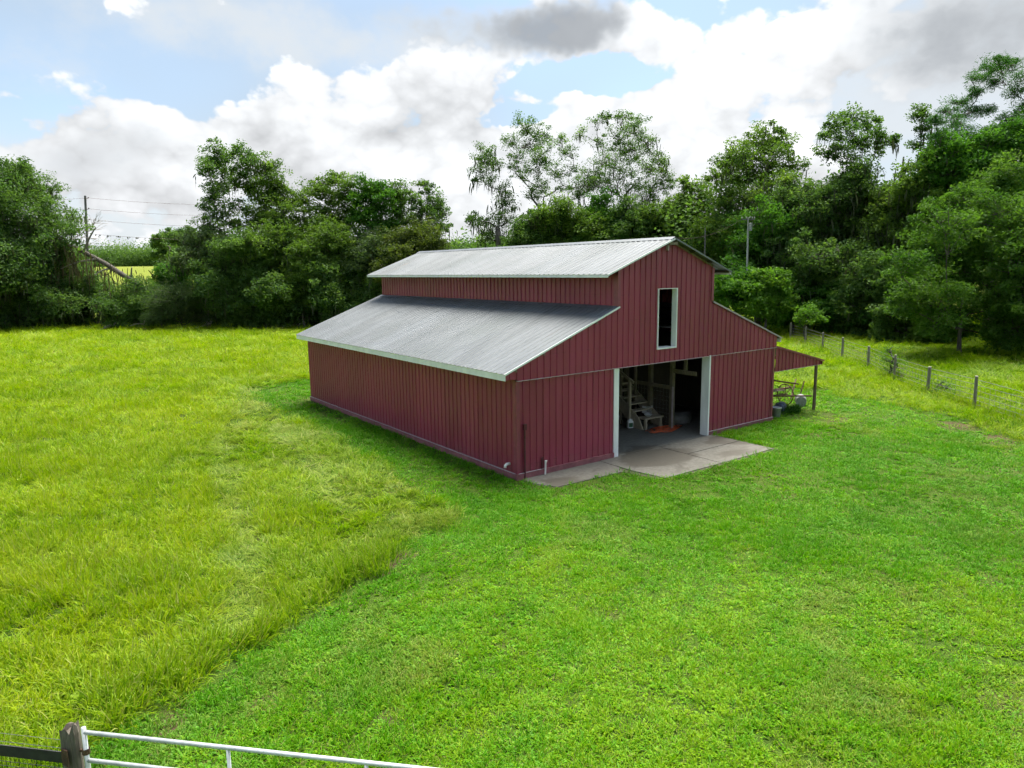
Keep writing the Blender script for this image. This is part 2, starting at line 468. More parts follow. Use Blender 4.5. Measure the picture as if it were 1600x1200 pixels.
M = {
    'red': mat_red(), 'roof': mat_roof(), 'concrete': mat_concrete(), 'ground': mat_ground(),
    'white': simple('white painted trim', (0.80, 0.80, 0.79), 0.5, var=0.07, scale=3, stretch=(1, 1, .3)),
    'skirt': simple('dull red skirt board', (0.25, 0.085, 0.095), 0.75, var=0.15, scale=4),
    'redtrim': simple('red trim metal', (0.235, 0.042, 0.076), 0.35, var=0.08),
    'pale': simple('pale drip flashing', (0.38, 0.31, 0.33), 0.45, var=0.12),
    'lumber': mat_wood('aged lumber', (0.135, 0.108, 0.072), (0.22, 0.18, 0.125)),
    'stairwood': mat_wood('stair planks', (0.27, 0.225, 0.16), (0.40, 0.34, 0.25)),
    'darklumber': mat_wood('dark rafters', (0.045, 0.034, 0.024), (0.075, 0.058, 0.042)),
    'post': mat_wood('grey weathered post', (0.15, 0.13, 0.10), (0.26, 0.235, 0.195), 0.9),
    'brownpost': mat_wood('brown treated post', (0.11, 0.075, 0.045), (0.17, 0.12, 0.075), 0.85),
    'gatepost': mat_wood('dark split post', (0.085, 0.068, 0.05), (0.17, 0.145, 0.115), 0.9),
    'cut': simple('sawn post top', (0.50, 0.46, 0.38), 0.8, var=0.15, scale=20),
    'wire': simple('galvanised wire', (0.22, 0.22, 0.21), 0.5, 0.6),
    'galv': simple('worn white gate tube', (0.55, 0.58, 0.58), 0.42, 0.25, var=0.12, scale=9),
    'black': simple('black netting', (0.022, 0.022, 0.022), 0.7),
    'iron': simple('rusty iron', (0.115, 0.062, 0.035), 0.85, 0.2, var=0.35, scale=8, bump=0.4),
    'greymetal': simple('grey metal', (0.30, 0.31, 0.31), 0.5, 0.5, var=0.2),
    'plasticwhite': simple('white plastic', (0.72, 0.73, 0.72), 0.4, var=0.05),
    'plasticgrey': simple('grey plastic', (0.22, 0.245, 0.28), 0.45, var=0.08),
    'plasticblue': simple('dark blue plastic', (0.03, 0.045, 0.08), 0.45, var=0.1),
    'label': simple('green label', (0.02, 0.11, 0.04), 0.5, var=0.1),
    'orange': simple('orange cord', (0.55, 0.10, 0.03), 0.5, var=0.1),
    'pvc': simple('white pvc', (0.78, 0.74, 0.72), 0.35, var=0.05),
    'conduit': simple('dark red conduit', (0.085, 0.012, 0.022), 0.45, var=0.1),
    'tarp': simple('pale sacking', (0.17, 0.17, 0.16), 0.8, var=0.15, scale=5, bump=0.4),
    'pole': simple('grey utility pole wood', (0.12, 0.115, 0.105), 0.9, var=0.2, scale=2, stretch=(1, 1, .1)),
    'palepole': simple('pale service pole', (0.30, 0.30, 0.28), 0.7, var=0.15, scale=2),
    'ceramic': simple('ceramic insulator', (0.10, 0.07, 0.06), 0.25),
    'bark': mat_bark('oak bark', (0.045, 0.038, 0.030), (0.11, 0.095, 0.078)),
    'greybark': mat_bark('grey bleached bark', (0.13, 0.115, 0.095), (0.24, 0.215, 0.18)),
    'palebranch': mat_bark('dead branch', (0.22, 0.19, 0.145), (0.37, 0.33, 0.26)),
    'moss': mat_leaf('spanish moss', (0.040, 0.050, 0.028), (0.062, 0.074, 0.042), (0.10, 0.108, 0.062), 0.0, 0.2),
    'brownmoss': mat_leaf('brown hanging moss', (0.055, 0.048, 0.028), (0.10, 0.086, 0.048), (0.155, 0.138, 0.08), 0.0, 0.2),
    'oak': mat_leaf('oak leaves', (0.038, 0.082, 0.018), (0.096, 0.171, 0.029), (0.189, 0.284, 0.047)),
    'oakdark': mat_leaf('dark oak leaves', (0.032, 0.078, 0.023), (0.082, 0.156, 0.037), (0.162, 0.256, 0.060)),
    'leafgreen': mat_leaf('fresh green leaves', (0.026, 0.087, 0.012), (0.061, 0.163, 0.020), (0.128, 0.265, 0.031)),
    'leaflime': mat_leaf('light green leaves', (0.054, 0.135, 0.016), (0.101, 0.216, 0.024), (0.189, 0.324, 0.041)),
    'willow': mat_leaf('feathery green leaves', (0.034, 0.093, 0.014), (0.072, 0.153, 0.022), (0.132, 0.234, 0.034)),
    'greyshrub': mat_leaf('grey green leaves', (0.041, 0.074, 0.030), (0.074, 0.121, 0.046), (0.128, 0.182, 0.074)),
    'olive': mat_leaf('olive leaves', (0.036, 0.062, 0.014), (0.073, 0.104, 0.022), (0.126, 0.161, 0.036)),
    'pine': mat_leaf('pine needles', (0.021, 0.072, 0.018), (0.047, 0.130, 0.026), (0.091, 0.208, 0.039), 0.02, 0.3),
    'lawn': mat_grass('lawn blades', [(0.12, (0.026, 0.140, 0.004)), (0.5, (0.085, 0.275, 0.005)), (0.92, (0.270, 0.385, 0.010))], (0.15, 0.350, 0.008), (0.30, 0.255, 0.10)),
    'field': mat_grass('field grass blades', [(0.12, (0.030, 0.145, 0.003)), (0.46, (0.165, 0.305, 0.004)), (0.90, (0.345, 0.410, 0.005))], (0.30, 0.385, 0.006), (0.31, 0.305, 0.10)),
}

# ------------------------------------------------------------------ ground
def build_ground():
    rad = np.concatenate([np.linspace(0, 120, 13), np.linspace(140, 320, 10), [450, 700, 1200, 2000, 3500]])
    n = 72
    V, F = [], []
    for r in rad:
        u = min(max((r - 115) / 185, 0), 1)
        z = 8.6 * u * u * (3 - 2 * u)
        for k in range(n):
            a = 2 * math.pi * k / n
            V.append((r * math.sin(a), r * math.cos(a), z))
    for i in range(len(rad) - 1):
        for k in range(n):
            F.append((i * n + k, (i + 1) * n + k, (i + 1) * n + (k + 1) % n, i * n + (k + 1) % n))
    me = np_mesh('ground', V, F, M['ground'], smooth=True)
    tag(link(bpy.data.objects.new('ground', me)), kind='structure')
build_ground()

# ------------------------------------------------------------------ barn
A, C14, L = 3.66, 4.26, 15.24
W = 2 * A + C14
XR, XL = A + C14, A                      # upper storey walls
XC = W / 2
HD = 2.70                                # head of the big door, foot of the gable sheets
HU, HRDG = 5.43, 6.45                    # upper eave and ridge
SU = (HRDG - HU) / 2.73
OF = 0.28                                # front overhang of the upper roof
RIB = 0.2286

def roof_upper(x):
    return HRDG - SU * abs(x - XC)
def roof_low_left(x):
    return 2.93 + (x + 0.42) * (4.49 - 2.93) / (A + 0.42)
def roof_low_right(x):
    return 4.49 + (x - XR) * (3.03 - 4.49) / (11.86 - XR)

def ribbed(O, U, V, Nn, u0, u1, f0, f1, rib=0.024, half=0.019, top=0.010, extra=()):
    """one corrugated sheet: raised ribs every 9 inches, cut below by f0(u) and above by f1(u)"""
    O, U, V, Nn = (np.array(q, float) for q in (O, U, V, Nn))
    cols = {round(u0, 4): 0.0, round(u1, 4): 0.0}
    for e in extra:
        if u0 < e < u1:
            cols[round(e, 4)] = 0.0
    k = math.ceil((u0 - half) / RIB)
    while k * RIB <= u1 + half:
        c = k * RIB
        for du, h in ((-half, 0), (-top, rib), (top, rib), (half, 0)):
            if u0 <= c + du <= u1:
                cols[round(c + du, 4)] = h
        # sheet edges that fall on a rib
        for e in (u0, u1):
            if abs(e - c) <= top:
                cols[round(e, 4)] = rib
            elif abs(e - c) < half:
                cols[round(e, 4)] = rib * (half - abs(e - c)) / (half - top)
        k += 1
    us = sorted(cols)
    P = []
    for u in us:
        for f in (f0, f1):
            P.append(O + U * u + V * f(u) + Nn * cols[u])
    F = [(2 * i, 2 * i + 2, 2 * i + 3, 2 * i + 1) for i in range(len(us) - 1)]
    return P, F
def sheet(parent, name, mat, *a, **k):
    P, F = ribbed(*a, **k)
    m = MB().poly(P, F)
    return m.build(name, mat, parent)
def breaks(u0, u1, extra=(), pitch=RIB * 4):
    """joints between 3-foot sheets"""
    b = [u0]
    k = math.floor(u0 / pitch) + 1
    while k * pitch < u1 - 0.12:
        if k * pitch > u0 + 0.12:
            b.append(k * pitch)
        k += 1
    b.append(u1)
    b = sorted(set([q for q in b if all(abs(q - e) > 0.10 for e in extra)] + [e for e in extra if u0 < e < u1] + [u0, u1]))
    return list(zip(b[:-1], b[1:]))

def build_barn():
    barn = thing('barn', 'large red metal barn with raised centre roof and open front doorway', 'barn')
    G = 0.0025
    X, Y, Z = (1, 0, 0), (0, 1, 0), (0, 0, 1)
    WX0, WX1, WZ0, WZ1 = 5.33, 6.21, 3.11, 4.96     # loft opening
    # --- front wall
    fw = MB()
    for z in (0.5, 1.25, 2.0, 2.6):
        fw.box(0.05, 3.5, 0.03, 0.07, z, z + 0.14).box(8.1, W - 0.05, 0.03, 0.07, z, z + 0.14)
    for z in (2.82, 3.02, 5.02, 5.6):
        fw.box(3.75, 7.83, 0.0, 0.04, z, z + 0.09)
    for x in (0.03, 1.85, 9.8, W - 0.17):
        fw.box(x, x + 0.14, 0.075, 0.215, 0.0, 2.75)
    fw = fw.build('front_wall', M['darklumber'], barn)
    for u0, u1 in breaks(0.0, 3.56):
        sheet(fw, 'siding_panel', M['red'], (0, 0, 0), X, Z, (0, -1, 0), u0 + G, u1 - G, lambda u: 0.16, lambda u: HD + 0.05)
    for u0, u1 in breaks(7.93, W):
        sheet(fw, 'siding_panel', M['red'], (0, 0, 0), X, Z, (0, -1, 0), u0 + G, u1 - G, lambda u: 0.13, lambda u: HD + 0.05)
    # gable, standing 45 mm proud of the sheets below
    GO = (0, -0.045, 0)
    for u0, u1 in breaks(-0.40, A, (0.0,)):
        sheet(fw, 'siding_panel', M['red'], GO, X, Z, (0, -1, 0), u0 + G, u1 - G, lambda u: 2.75 if u < -0.003 else HD, lambda u: roof_low_left(u) - 0.01)
    for u0, u1 in breaks(A, XR, (WX0, XC, WX1)):
        top = lambda u: roof_upper(u) - 0.02
        if u0 >= WX0 - 1e-3 and u1 <= WX1 + 1e-3:
            sheet(fw, 'siding_panel', M['red'], GO, X, Z, (0, -1, 0), u0 + G, u1 - G, lambda u: HD, lambda u: WZ0)
            sheet(fw, 'siding_panel', M['red'], GO, X, Z, (0, -1, 0), u0 + G, u1 - G, lambda u: WZ1, top)
        else:
            sheet(fw, 'siding_panel', M['red'], GO, X, Z, (0, -1, 0), u0 + G, u1 - G, lambda u: HD, top)
    for u0, u1 in breaks(XR, W + 0.06):
        sheet(fw, 'siding_panel', M['red'], GO, X, Z, (0, -1, 0), u0 + G, u1 - G, lambda u: HD, lambda u: roof_low_right(u) - 0.01)
    # drip flashing under the gable sheets, corner trims
    for a, b in ((0.0, 3.56), (3.56, 7.86), (7.93, W + 0.05)):
        MB().box(a + G, b - G, -0.085, -0.004, HD - 0.012, HD + 0.004).build('drip_flashing', M['pale'], barn)
    for a, b in ((-0.02, 0.09), (W - 0.09, W + 0.015)):
        MB().box(a, b, -0.032, -0.024, 0.14, HD - 0.015).box(a if a < 0 else b - 0.006, a + 0.006 if a < 0 else b, -0.024, 0.11, 0.14, HD - 0.015).build('corner_trim', M['redtrim'], barn)
    MB().box(A - 0.03, A + 0.075, -0.080, -0.072, 4.50, 5.55).box(A - 0.030, A - 0.022, -0.072, 0.09, 4.50, 5.40).build('corner_trim', M['redtrim'], barn)
    MB().box(XR - 0.075, XR + 0.03, -0.080, -0.072, 4.50, 5.55).build('corner_trim', M['redtrim'], barn)
    # --- left side wall
    sw = MB()
    for z in (0.5, 1.25, 2.0, 2.7):
        sw.box(0.03, 0.07, 0.3, L - 0.1, z, z + 0.14)
    for k in range(7):
        sw.box(0.075, 0.215, 0.3 + k * 2.42, 0.44 + k * 2.42, 0, 2.9)
    sw = sw.build('side_wall', M['darklumber'], barn)
    for u0, u1 in breaks(0.0, L):
        sheet(sw, 'siding_panel', M['red'], (0, 0, 0), Y, Z, (-1, 0, 0), u0 + G, u1 - G, lambda u: 0.16, lambda u: 3.05)
    # --- upper side walls
    uw = MB().box(A + 0.03, A + 0.16, 0.1, L - 0.1, 5.2, 5.4).box(A + 0.03, A + 0.16, 0.1, L - 0.1, 4.3, 4.44).build('upper_side_wall', M['darklumber'], barn)
    for u0, u1 in breaks(0.0, L):
        sheet(uw, 'siding_panel', M['red'], (A, 0, 0), Y, Z, (-1, 0, 0), u0 + G, u1 - G, lambda u: 4.38, lambda u: 5.58)
    P, F = ribbed((XR, 0, 0), Y, Z, (1, 0, 0), 0, L, lambda u: 4.38, lambda u: 5.58)
    MB().poly(P, F).build('upper_back_wall', M['red'], barn)
    P, F = ribbed((W, 0, 0), Y, Z, (1, 0, 0), 0, L, lambda u: -0.03, lambda u: 3.1)
    MB().poly(P, F).build('far_side_wall', M['red'], barn)
    bw = MB()
    for u0, u1, fn in ((0.0, A, roof_low_left), (A, XR, roof_upper), (XR, W, roof_low_right)):
        P, F = ribbed((0, L, 0), X, Z, (0, 1, 0), u0, u1, lambda u: -0.03, lambda u: fn(u) - 0.02, extra=(XC,))
        bw.poly(P, F)
    bw.build('rear_wall', M['red'], barn)
    # --- base board
    for nm, b in (('base_board', (-0.05, 3.56, -0.06, 0.02, -0.03, 0.165)), ('base_board', (7.95, W + 0.04, -0.06, 0.02, -0.03, 0.135)),
                  ('base_board', (-0.055, 0.02, 0.021, L, -0.03, 0.165))):
        MB().box(*b).build(nm, M['skirt'], barn)
    MB().box(-0.068, -0.03, 0.03, L, 0.168, 0.184).build('base_flashing', M['pale'], barn)
    MB().box(0.02, 0.92, -0.068, -0.028, 0.168, 0.182).build('base_flashing', M['pale'], barn)
    MB().box(7.97, W + 0.03, -0.068, -0.028, 0.138, 0.152).build('base_flashing', M['pale'], barn)
    # --- roofs
    def roof(name, x0, z0, x1, z1, y0, y1, panels, purl_mat):
        ln = math.hypot(x1 - x0, z1 - z0)
        V = np.array(((x1 - x0) / ln, 0, (z1 - z0) / ln))
        Nn = np.array((-V[2], 0, V[0])) if V[0] > 0 else np.array((V[2], 0, -V[0]))
        m = MB()
        for s in np.linspace(0.12, ln - 0.12, max(3, int(ln / 0.75) + 1)):
            c = np.array((x0, 0, z0)) + V * s - Nn * 0.035
            m.bar(c + np.array((0, y0 + 0.04, 0)), c + np.array((0, y1 - 0.04, 0)), 0.085, 0.05, up=tuple(Nn))
        for yy in np.arange(0.35, y1 - 0.2, 2.42):
            a = np.array((x0, yy, z0)) + V * 0.35 - Nn * 0.14
            b = np.array((x0, yy, z0)) + V * (ln - 0.05) - Nn * 0.14
            m.bar(a, b, 0.05, 0.15, up=tuple(Nn))
        r = m.build(name, purl_mat, barn)
        O = np.array((x0, 0, z0))
        if panels:
            for i, (u0, u1) in enumerate(breaks(y0, y1)):
                P, F = ribbed(O + Nn * 0.002 * (i % 2), Y, V, Nn, u0, u1, lambda u: 0.0, lambda u: ln, rib=0.020, half=0.036, top=0.015)
                o = MB().poly(P, F).build('roof_panel', M['roof'], r)
                sol = o.modifiers.new('thickness', 'SOLIDIFY')
                sol.thickness = 0.003
        else:
            P, F = ribbed(O, Y, V, Nn, y0, y1, lambda u: 0.0, lambda u: ln, rib=0.020, half=0.036, top=0.015)
            MB().poly(P, F).build('roof_sheeting', M['roof'], r)
        return r
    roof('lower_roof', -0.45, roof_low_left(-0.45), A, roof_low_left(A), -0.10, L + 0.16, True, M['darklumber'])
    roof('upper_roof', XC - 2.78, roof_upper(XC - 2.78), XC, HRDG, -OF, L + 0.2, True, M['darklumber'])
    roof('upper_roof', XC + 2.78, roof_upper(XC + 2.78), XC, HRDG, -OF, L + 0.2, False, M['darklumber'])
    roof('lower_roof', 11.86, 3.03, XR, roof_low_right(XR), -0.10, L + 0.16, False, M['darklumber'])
    # ridge cap, eave boards, rake edges
    m = MB()
    P = []
    for yy in (-OF - 0.01, L + 0.21):
        for dx, dz in ((-0.17, -0.17 * SU + 0.028), (0, 0.045), (0.17, -0.17 * SU + 0.028)):
            P.append((XC + dx, yy, HRDG + dz))
    m.poly(P, [(0, 1, 4, 3), (1, 2, 5, 4)]).build('ridge_cap', M['roof'], barn)
    m = MB()
    zf = roof_low_left(-0.42)
    m.box(-0.428, -0.40, -0.09, L + 0.14, zf - 0.185, zf - 0.012).build('eave_fascia', M['white'], barn)
    MB().box(XC - 2.762, XC - 2.735, -OF + 0.01, L + 0.18, HU - 0.10, HU - 0.012).build('eave_fascia', M['white'], barn)
    MB().box(XC + 2.735, XC + 2.762, -OF + 0.01, L + 0.18, HU - 0.10, HU - 0.012).build('eave_fascia', M['white'], barn)
    MB().box(11.80, 11.83, -0.09, L + 0.14, 2.88, 3.02).build('eave_fascia', M['white'], barn)
    MB().box(-0.40, -0.002, 0.0, L, zf - 0.175, zf - 0.160).build('soffit', M['redtrim'], barn)
    def rake(a, b, mat, nm='rake_trim'):
        MB().bar(a, b, 0.018, 0.05).build(nm, mat, barn)
    rake((-0.43, -0.105, roof_low_left(-0.43) - 0.02), (A + 0.03, -0.105, roof_low_left(A + 0.03) - 0.02), M['white'])
    rake((XC - 2.76, -OF - 0.005, roof_upper(XC - 2.76) - 0.02), (XC, -OF - 0.005, HRDG - 0.02), M['white'])
    rake((XC + 2.78, -OF - 0.005, roof_upper(XC + 2.78) - 0.005), (XC, -OF - 0.005, HRDG - 0.005), M['roof'])
    rake((11.86, -0.105, 3.02), (XR, -0.105, roof_low_right(XR) - 0.02), M['pale'])
    # trim boards on the gable under the right-hand overhang
    rake((XC + 2.05, -0.075, roof_upper(XC + 2.05) - 0.07), (XC + 0.1, -0.075, roof_upper(XC + 0.1) - 0.07), M['lumber'], 'barge_board')
    for k in range(4):
        x = -0.1 + k * 0.95
        MB().box(x, x + 0.05, -0.13, -0.07, roof_low_left(x) - 0.10, roof_low_left(x) - 0.05).build('purlin_end', M['lumber'], barn)
    m = MB().box(XC - 0.20, XC + 0.16, -OF + 0.02, -0.09, HRDG - 0.20, HRDG - 0.11)
    m.build('ridge_beam', M['lumber'], barn)
    MB().box(XC - 0.16, XC - 0.12, -0.16, -0.075, HRDG - 0.36, HRDG - 0.21).build('hook_bracket', M['pale'], barn)
    # junction flashing along the foot of the upper wall
    MB().bar((A - 0.10, 0, roof_low_left(A - 0.10) + 0.03), (A - 0.10, L, roof_low_left(A - 0.10) + 0.03), 0.16, 0.006, up=(-0.36, 0, 0.93)).build('wall_flashing', M['roof'], barn)
    # --- big doorway
    D0, D1, DT = 3.76, 7.88, HD - 0.02
    MB().box(3.565, D0, -0.030, -0.004, 0.0, DT).box(D0 - 0.03, D0, -0.003, 0.40, 0.0, DT).build('door_frame', M['white'], barn)
    MB().box(D1, 7.945, -0.062, -0.004, 0.0, DT + 0.04).box(D1, D1 + 0.03, -0.003, 0.25, 0.0, DT).build('door_frame', M['white'], barn)
    MB().box(D0, D1, 0.005, 0.40, DT + 0.001, DT + 0.05).build('door_header', M['darklumber'], barn)
    # --- loft opening
    m = MB()
    m.box(WX0, WX0 + 0.035, -0.078, 0.30, WZ0, WZ1).build('window_frame', M['white'], barn)
    MB().box(WX1 - 0.04, WX1, -0.078, 0.12, WZ0, WZ1).build('window_frame', M['white'], barn)
    MB().box(WX0 + 0.036, WX1 - 0.041, -0.078, 0.30, WZ0, WZ0 + 0.035).build('window_sill', M['white'], barn)
    MB().box(WX0 + 0.036, WX1 - 0.041, -0.076, 0.30, WZ1 - 0.02, WZ1).build('window_frame', M['white'], barn)
    # --- inside: loft floor, partition posts and rails of the right-hand aisle, left partition
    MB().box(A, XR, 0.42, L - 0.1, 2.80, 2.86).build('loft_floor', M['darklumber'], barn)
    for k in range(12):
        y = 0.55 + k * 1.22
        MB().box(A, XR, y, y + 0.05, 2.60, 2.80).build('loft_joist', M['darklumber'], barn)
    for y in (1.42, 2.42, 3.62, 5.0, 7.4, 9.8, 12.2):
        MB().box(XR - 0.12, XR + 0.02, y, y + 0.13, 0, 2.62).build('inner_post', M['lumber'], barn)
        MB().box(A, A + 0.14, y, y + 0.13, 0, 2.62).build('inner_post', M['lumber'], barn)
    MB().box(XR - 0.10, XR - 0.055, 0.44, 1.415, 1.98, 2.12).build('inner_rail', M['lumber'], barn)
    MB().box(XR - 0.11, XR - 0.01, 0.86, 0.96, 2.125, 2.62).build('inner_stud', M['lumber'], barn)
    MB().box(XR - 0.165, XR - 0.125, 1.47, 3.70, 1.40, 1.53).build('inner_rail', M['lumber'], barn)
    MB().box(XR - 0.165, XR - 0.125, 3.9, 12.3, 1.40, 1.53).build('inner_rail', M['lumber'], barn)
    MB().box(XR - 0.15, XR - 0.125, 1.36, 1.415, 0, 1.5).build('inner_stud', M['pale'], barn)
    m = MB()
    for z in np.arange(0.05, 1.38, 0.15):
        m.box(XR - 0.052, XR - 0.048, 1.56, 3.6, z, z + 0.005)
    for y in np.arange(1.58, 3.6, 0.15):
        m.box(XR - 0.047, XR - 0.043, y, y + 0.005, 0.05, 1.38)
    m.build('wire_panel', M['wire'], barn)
    MB().box(W - 0.26, W - 0.24, 0.1, L - 0.2, 0.02, 3.0).build('shade_lining', M['darklumber'], barn)  # dark sheet added over the siding so the right aisle reads as deep shade
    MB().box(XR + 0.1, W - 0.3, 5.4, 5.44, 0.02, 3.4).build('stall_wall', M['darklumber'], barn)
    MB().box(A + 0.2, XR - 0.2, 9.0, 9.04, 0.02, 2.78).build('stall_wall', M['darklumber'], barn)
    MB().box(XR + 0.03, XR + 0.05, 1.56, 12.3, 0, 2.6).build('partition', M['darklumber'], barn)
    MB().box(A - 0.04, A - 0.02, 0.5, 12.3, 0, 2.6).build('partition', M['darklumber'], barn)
    # --- lean-to on the right
    LX0, LX1 = W + 0.07, 14.72
    lz = lambda u: 2.70 + (u - LX0) * (1.95 - 2.70) / (LX1 - LX0)
    lt = MB()
    lt.bar((LX0, 0.1, 1.86), (LX1 - 0.08, 0.1, 1.86), 0.05, 0.14)
    lt = lt.build('lean_to', M['darklumber'], barn)
    for u0, u1 in breaks(LX0, LX1):
        sheet(lt, 'siding_panel', M['red'], (0, 0, 0), X, Z, (0, -1, 0), u0 + G, u1 - G, lambda u: 1.80, lambda u: lz(u))
    P, F = ribbed((LX1 + 0.12, 0, lz(LX1 + 0.12) + 0.02), Y, np.array((LX0 - LX1 - 0.12, 0, lz(LX0) - lz(LX1 + 0.12))), (0.24, 0, 0.97), -0.07, L, lambda u: 0.0, lambda u: 1.0)
    MB().poly(P, F).build('lean_to_roof', M['roof'], lt)
    MB().bar((LX0, -0.06, lz(LX0) + 0.015), (LX1 + 0.12, -0.06, lz(LX1 + 0.12) + 0.015), 0.03, 0.06).build('rake_trim', M['redtrim'], lt)
    MB().box(LX1 - 0.001, LX1 + 0.03, -0.05, L, 1.80, 1.93).build('eave_board', M['redtrim'], lt)
    MB().box(LX0, LX1, -0.03, -0.004, 1.786, 1.798).build('drip_flashing', M['pale'], lt)
    MB().tube([(14.52, 0.07, 0), (14.53, 0.07, 0.9), (14.52, 0.07, 1.80)], [0.062, 0.058, 0.058], 10).build('post', M['brownpost'], lt)
    for y in (5.0, 10.0, 14.8):
        MB().tube([(14.52, y, 0), (14.52, y, 1.86)], 0.06, 10).build('post', M['brownpost'], lt)
    # --- small fittings on the near corner
    MB().tube([(0.225, -0.055, -0.02), (0.228, -0.055, 1.42)], 0.026, 8).box(0.185, 0.275, -0.10, -0.028, 1.36, 1.52).build('conduit', M['conduit'], barn)
    MB().tube([(-0.02, 0.30, 0.40), (-0.13, 0.30, 0.40), (-0.17, 0.30, 0.37), (-0.175, 0.30, 0.31)], 0.04, 10).build('drain_elbow', M['pvc'], barn, smooth=True)
    MB().box(0.80, 0.87, -0.05, -0.024, 0.17, 0.50).build('conduit', M['conduit'], barn)
    return barn
build_barn()

# concrete: floor of the centre aisle and the apron in front
def build_concrete():
    MB().box(0.05, W - 0.05, 0.0, L - 0.05, -0.1, 0.012).build('barn_floor', M['concrete'], None, kind='structure')
    pad = MB().poly([(0.02, -0.5, 0.004), (0.12, -0.02, 0.004), (8.25, -0.02, 0.004), (8.2, -2.5, 0.004), (3.1, -2.5, 0.004), (2.7, -1.2, 0.004), (0.4, -1.2, 0.004)], [(0, 6, 5, 4, 3, 2, 1)])
    pad = pad.build('concrete_apron', simple('dirt in the joints', (0.09, 0.075, 0.05), 0.95), None, kind='structure')
    def slab(pts, h=0.03):
        n = len(pts)
        P = [(x, y, 0.0) for x, y in pts] + [(x, y, h) for x, y in pts]
        MB().poly(P, [tuple(range(n, 2 * n))] + [(i, (i + 1) % n, n + (i + 1) % n, n + i) for i in range(n)]).build('slab', M['concrete'], pad, bevel=0.006)
    g = 0.03
    slab([(0.06, -0.42), (0.42, -1.17), (2.72, -1.25), (2.95, -0.9), (2.95, -0.065), (0.2, -0.065)], 0.024)
    slab([(2.97, -0.9), (2.97, -1.3), (3.16, -2.40), (5.50, -2.42), (5.50, -0.065), (2.97, -0.065)], 0.030)
    slab([(5.50 + g, -2.42), (8.08, -2.40), (8.09, -1.18), (5.50 + g, -1.18)], 0.028)
    slab([(5.50 + g, -1.18 + g), (8.09, -1.18 + g), (8.11, -0.065), (5.50 + g, -0.065)], 0.031)
build_concrete()

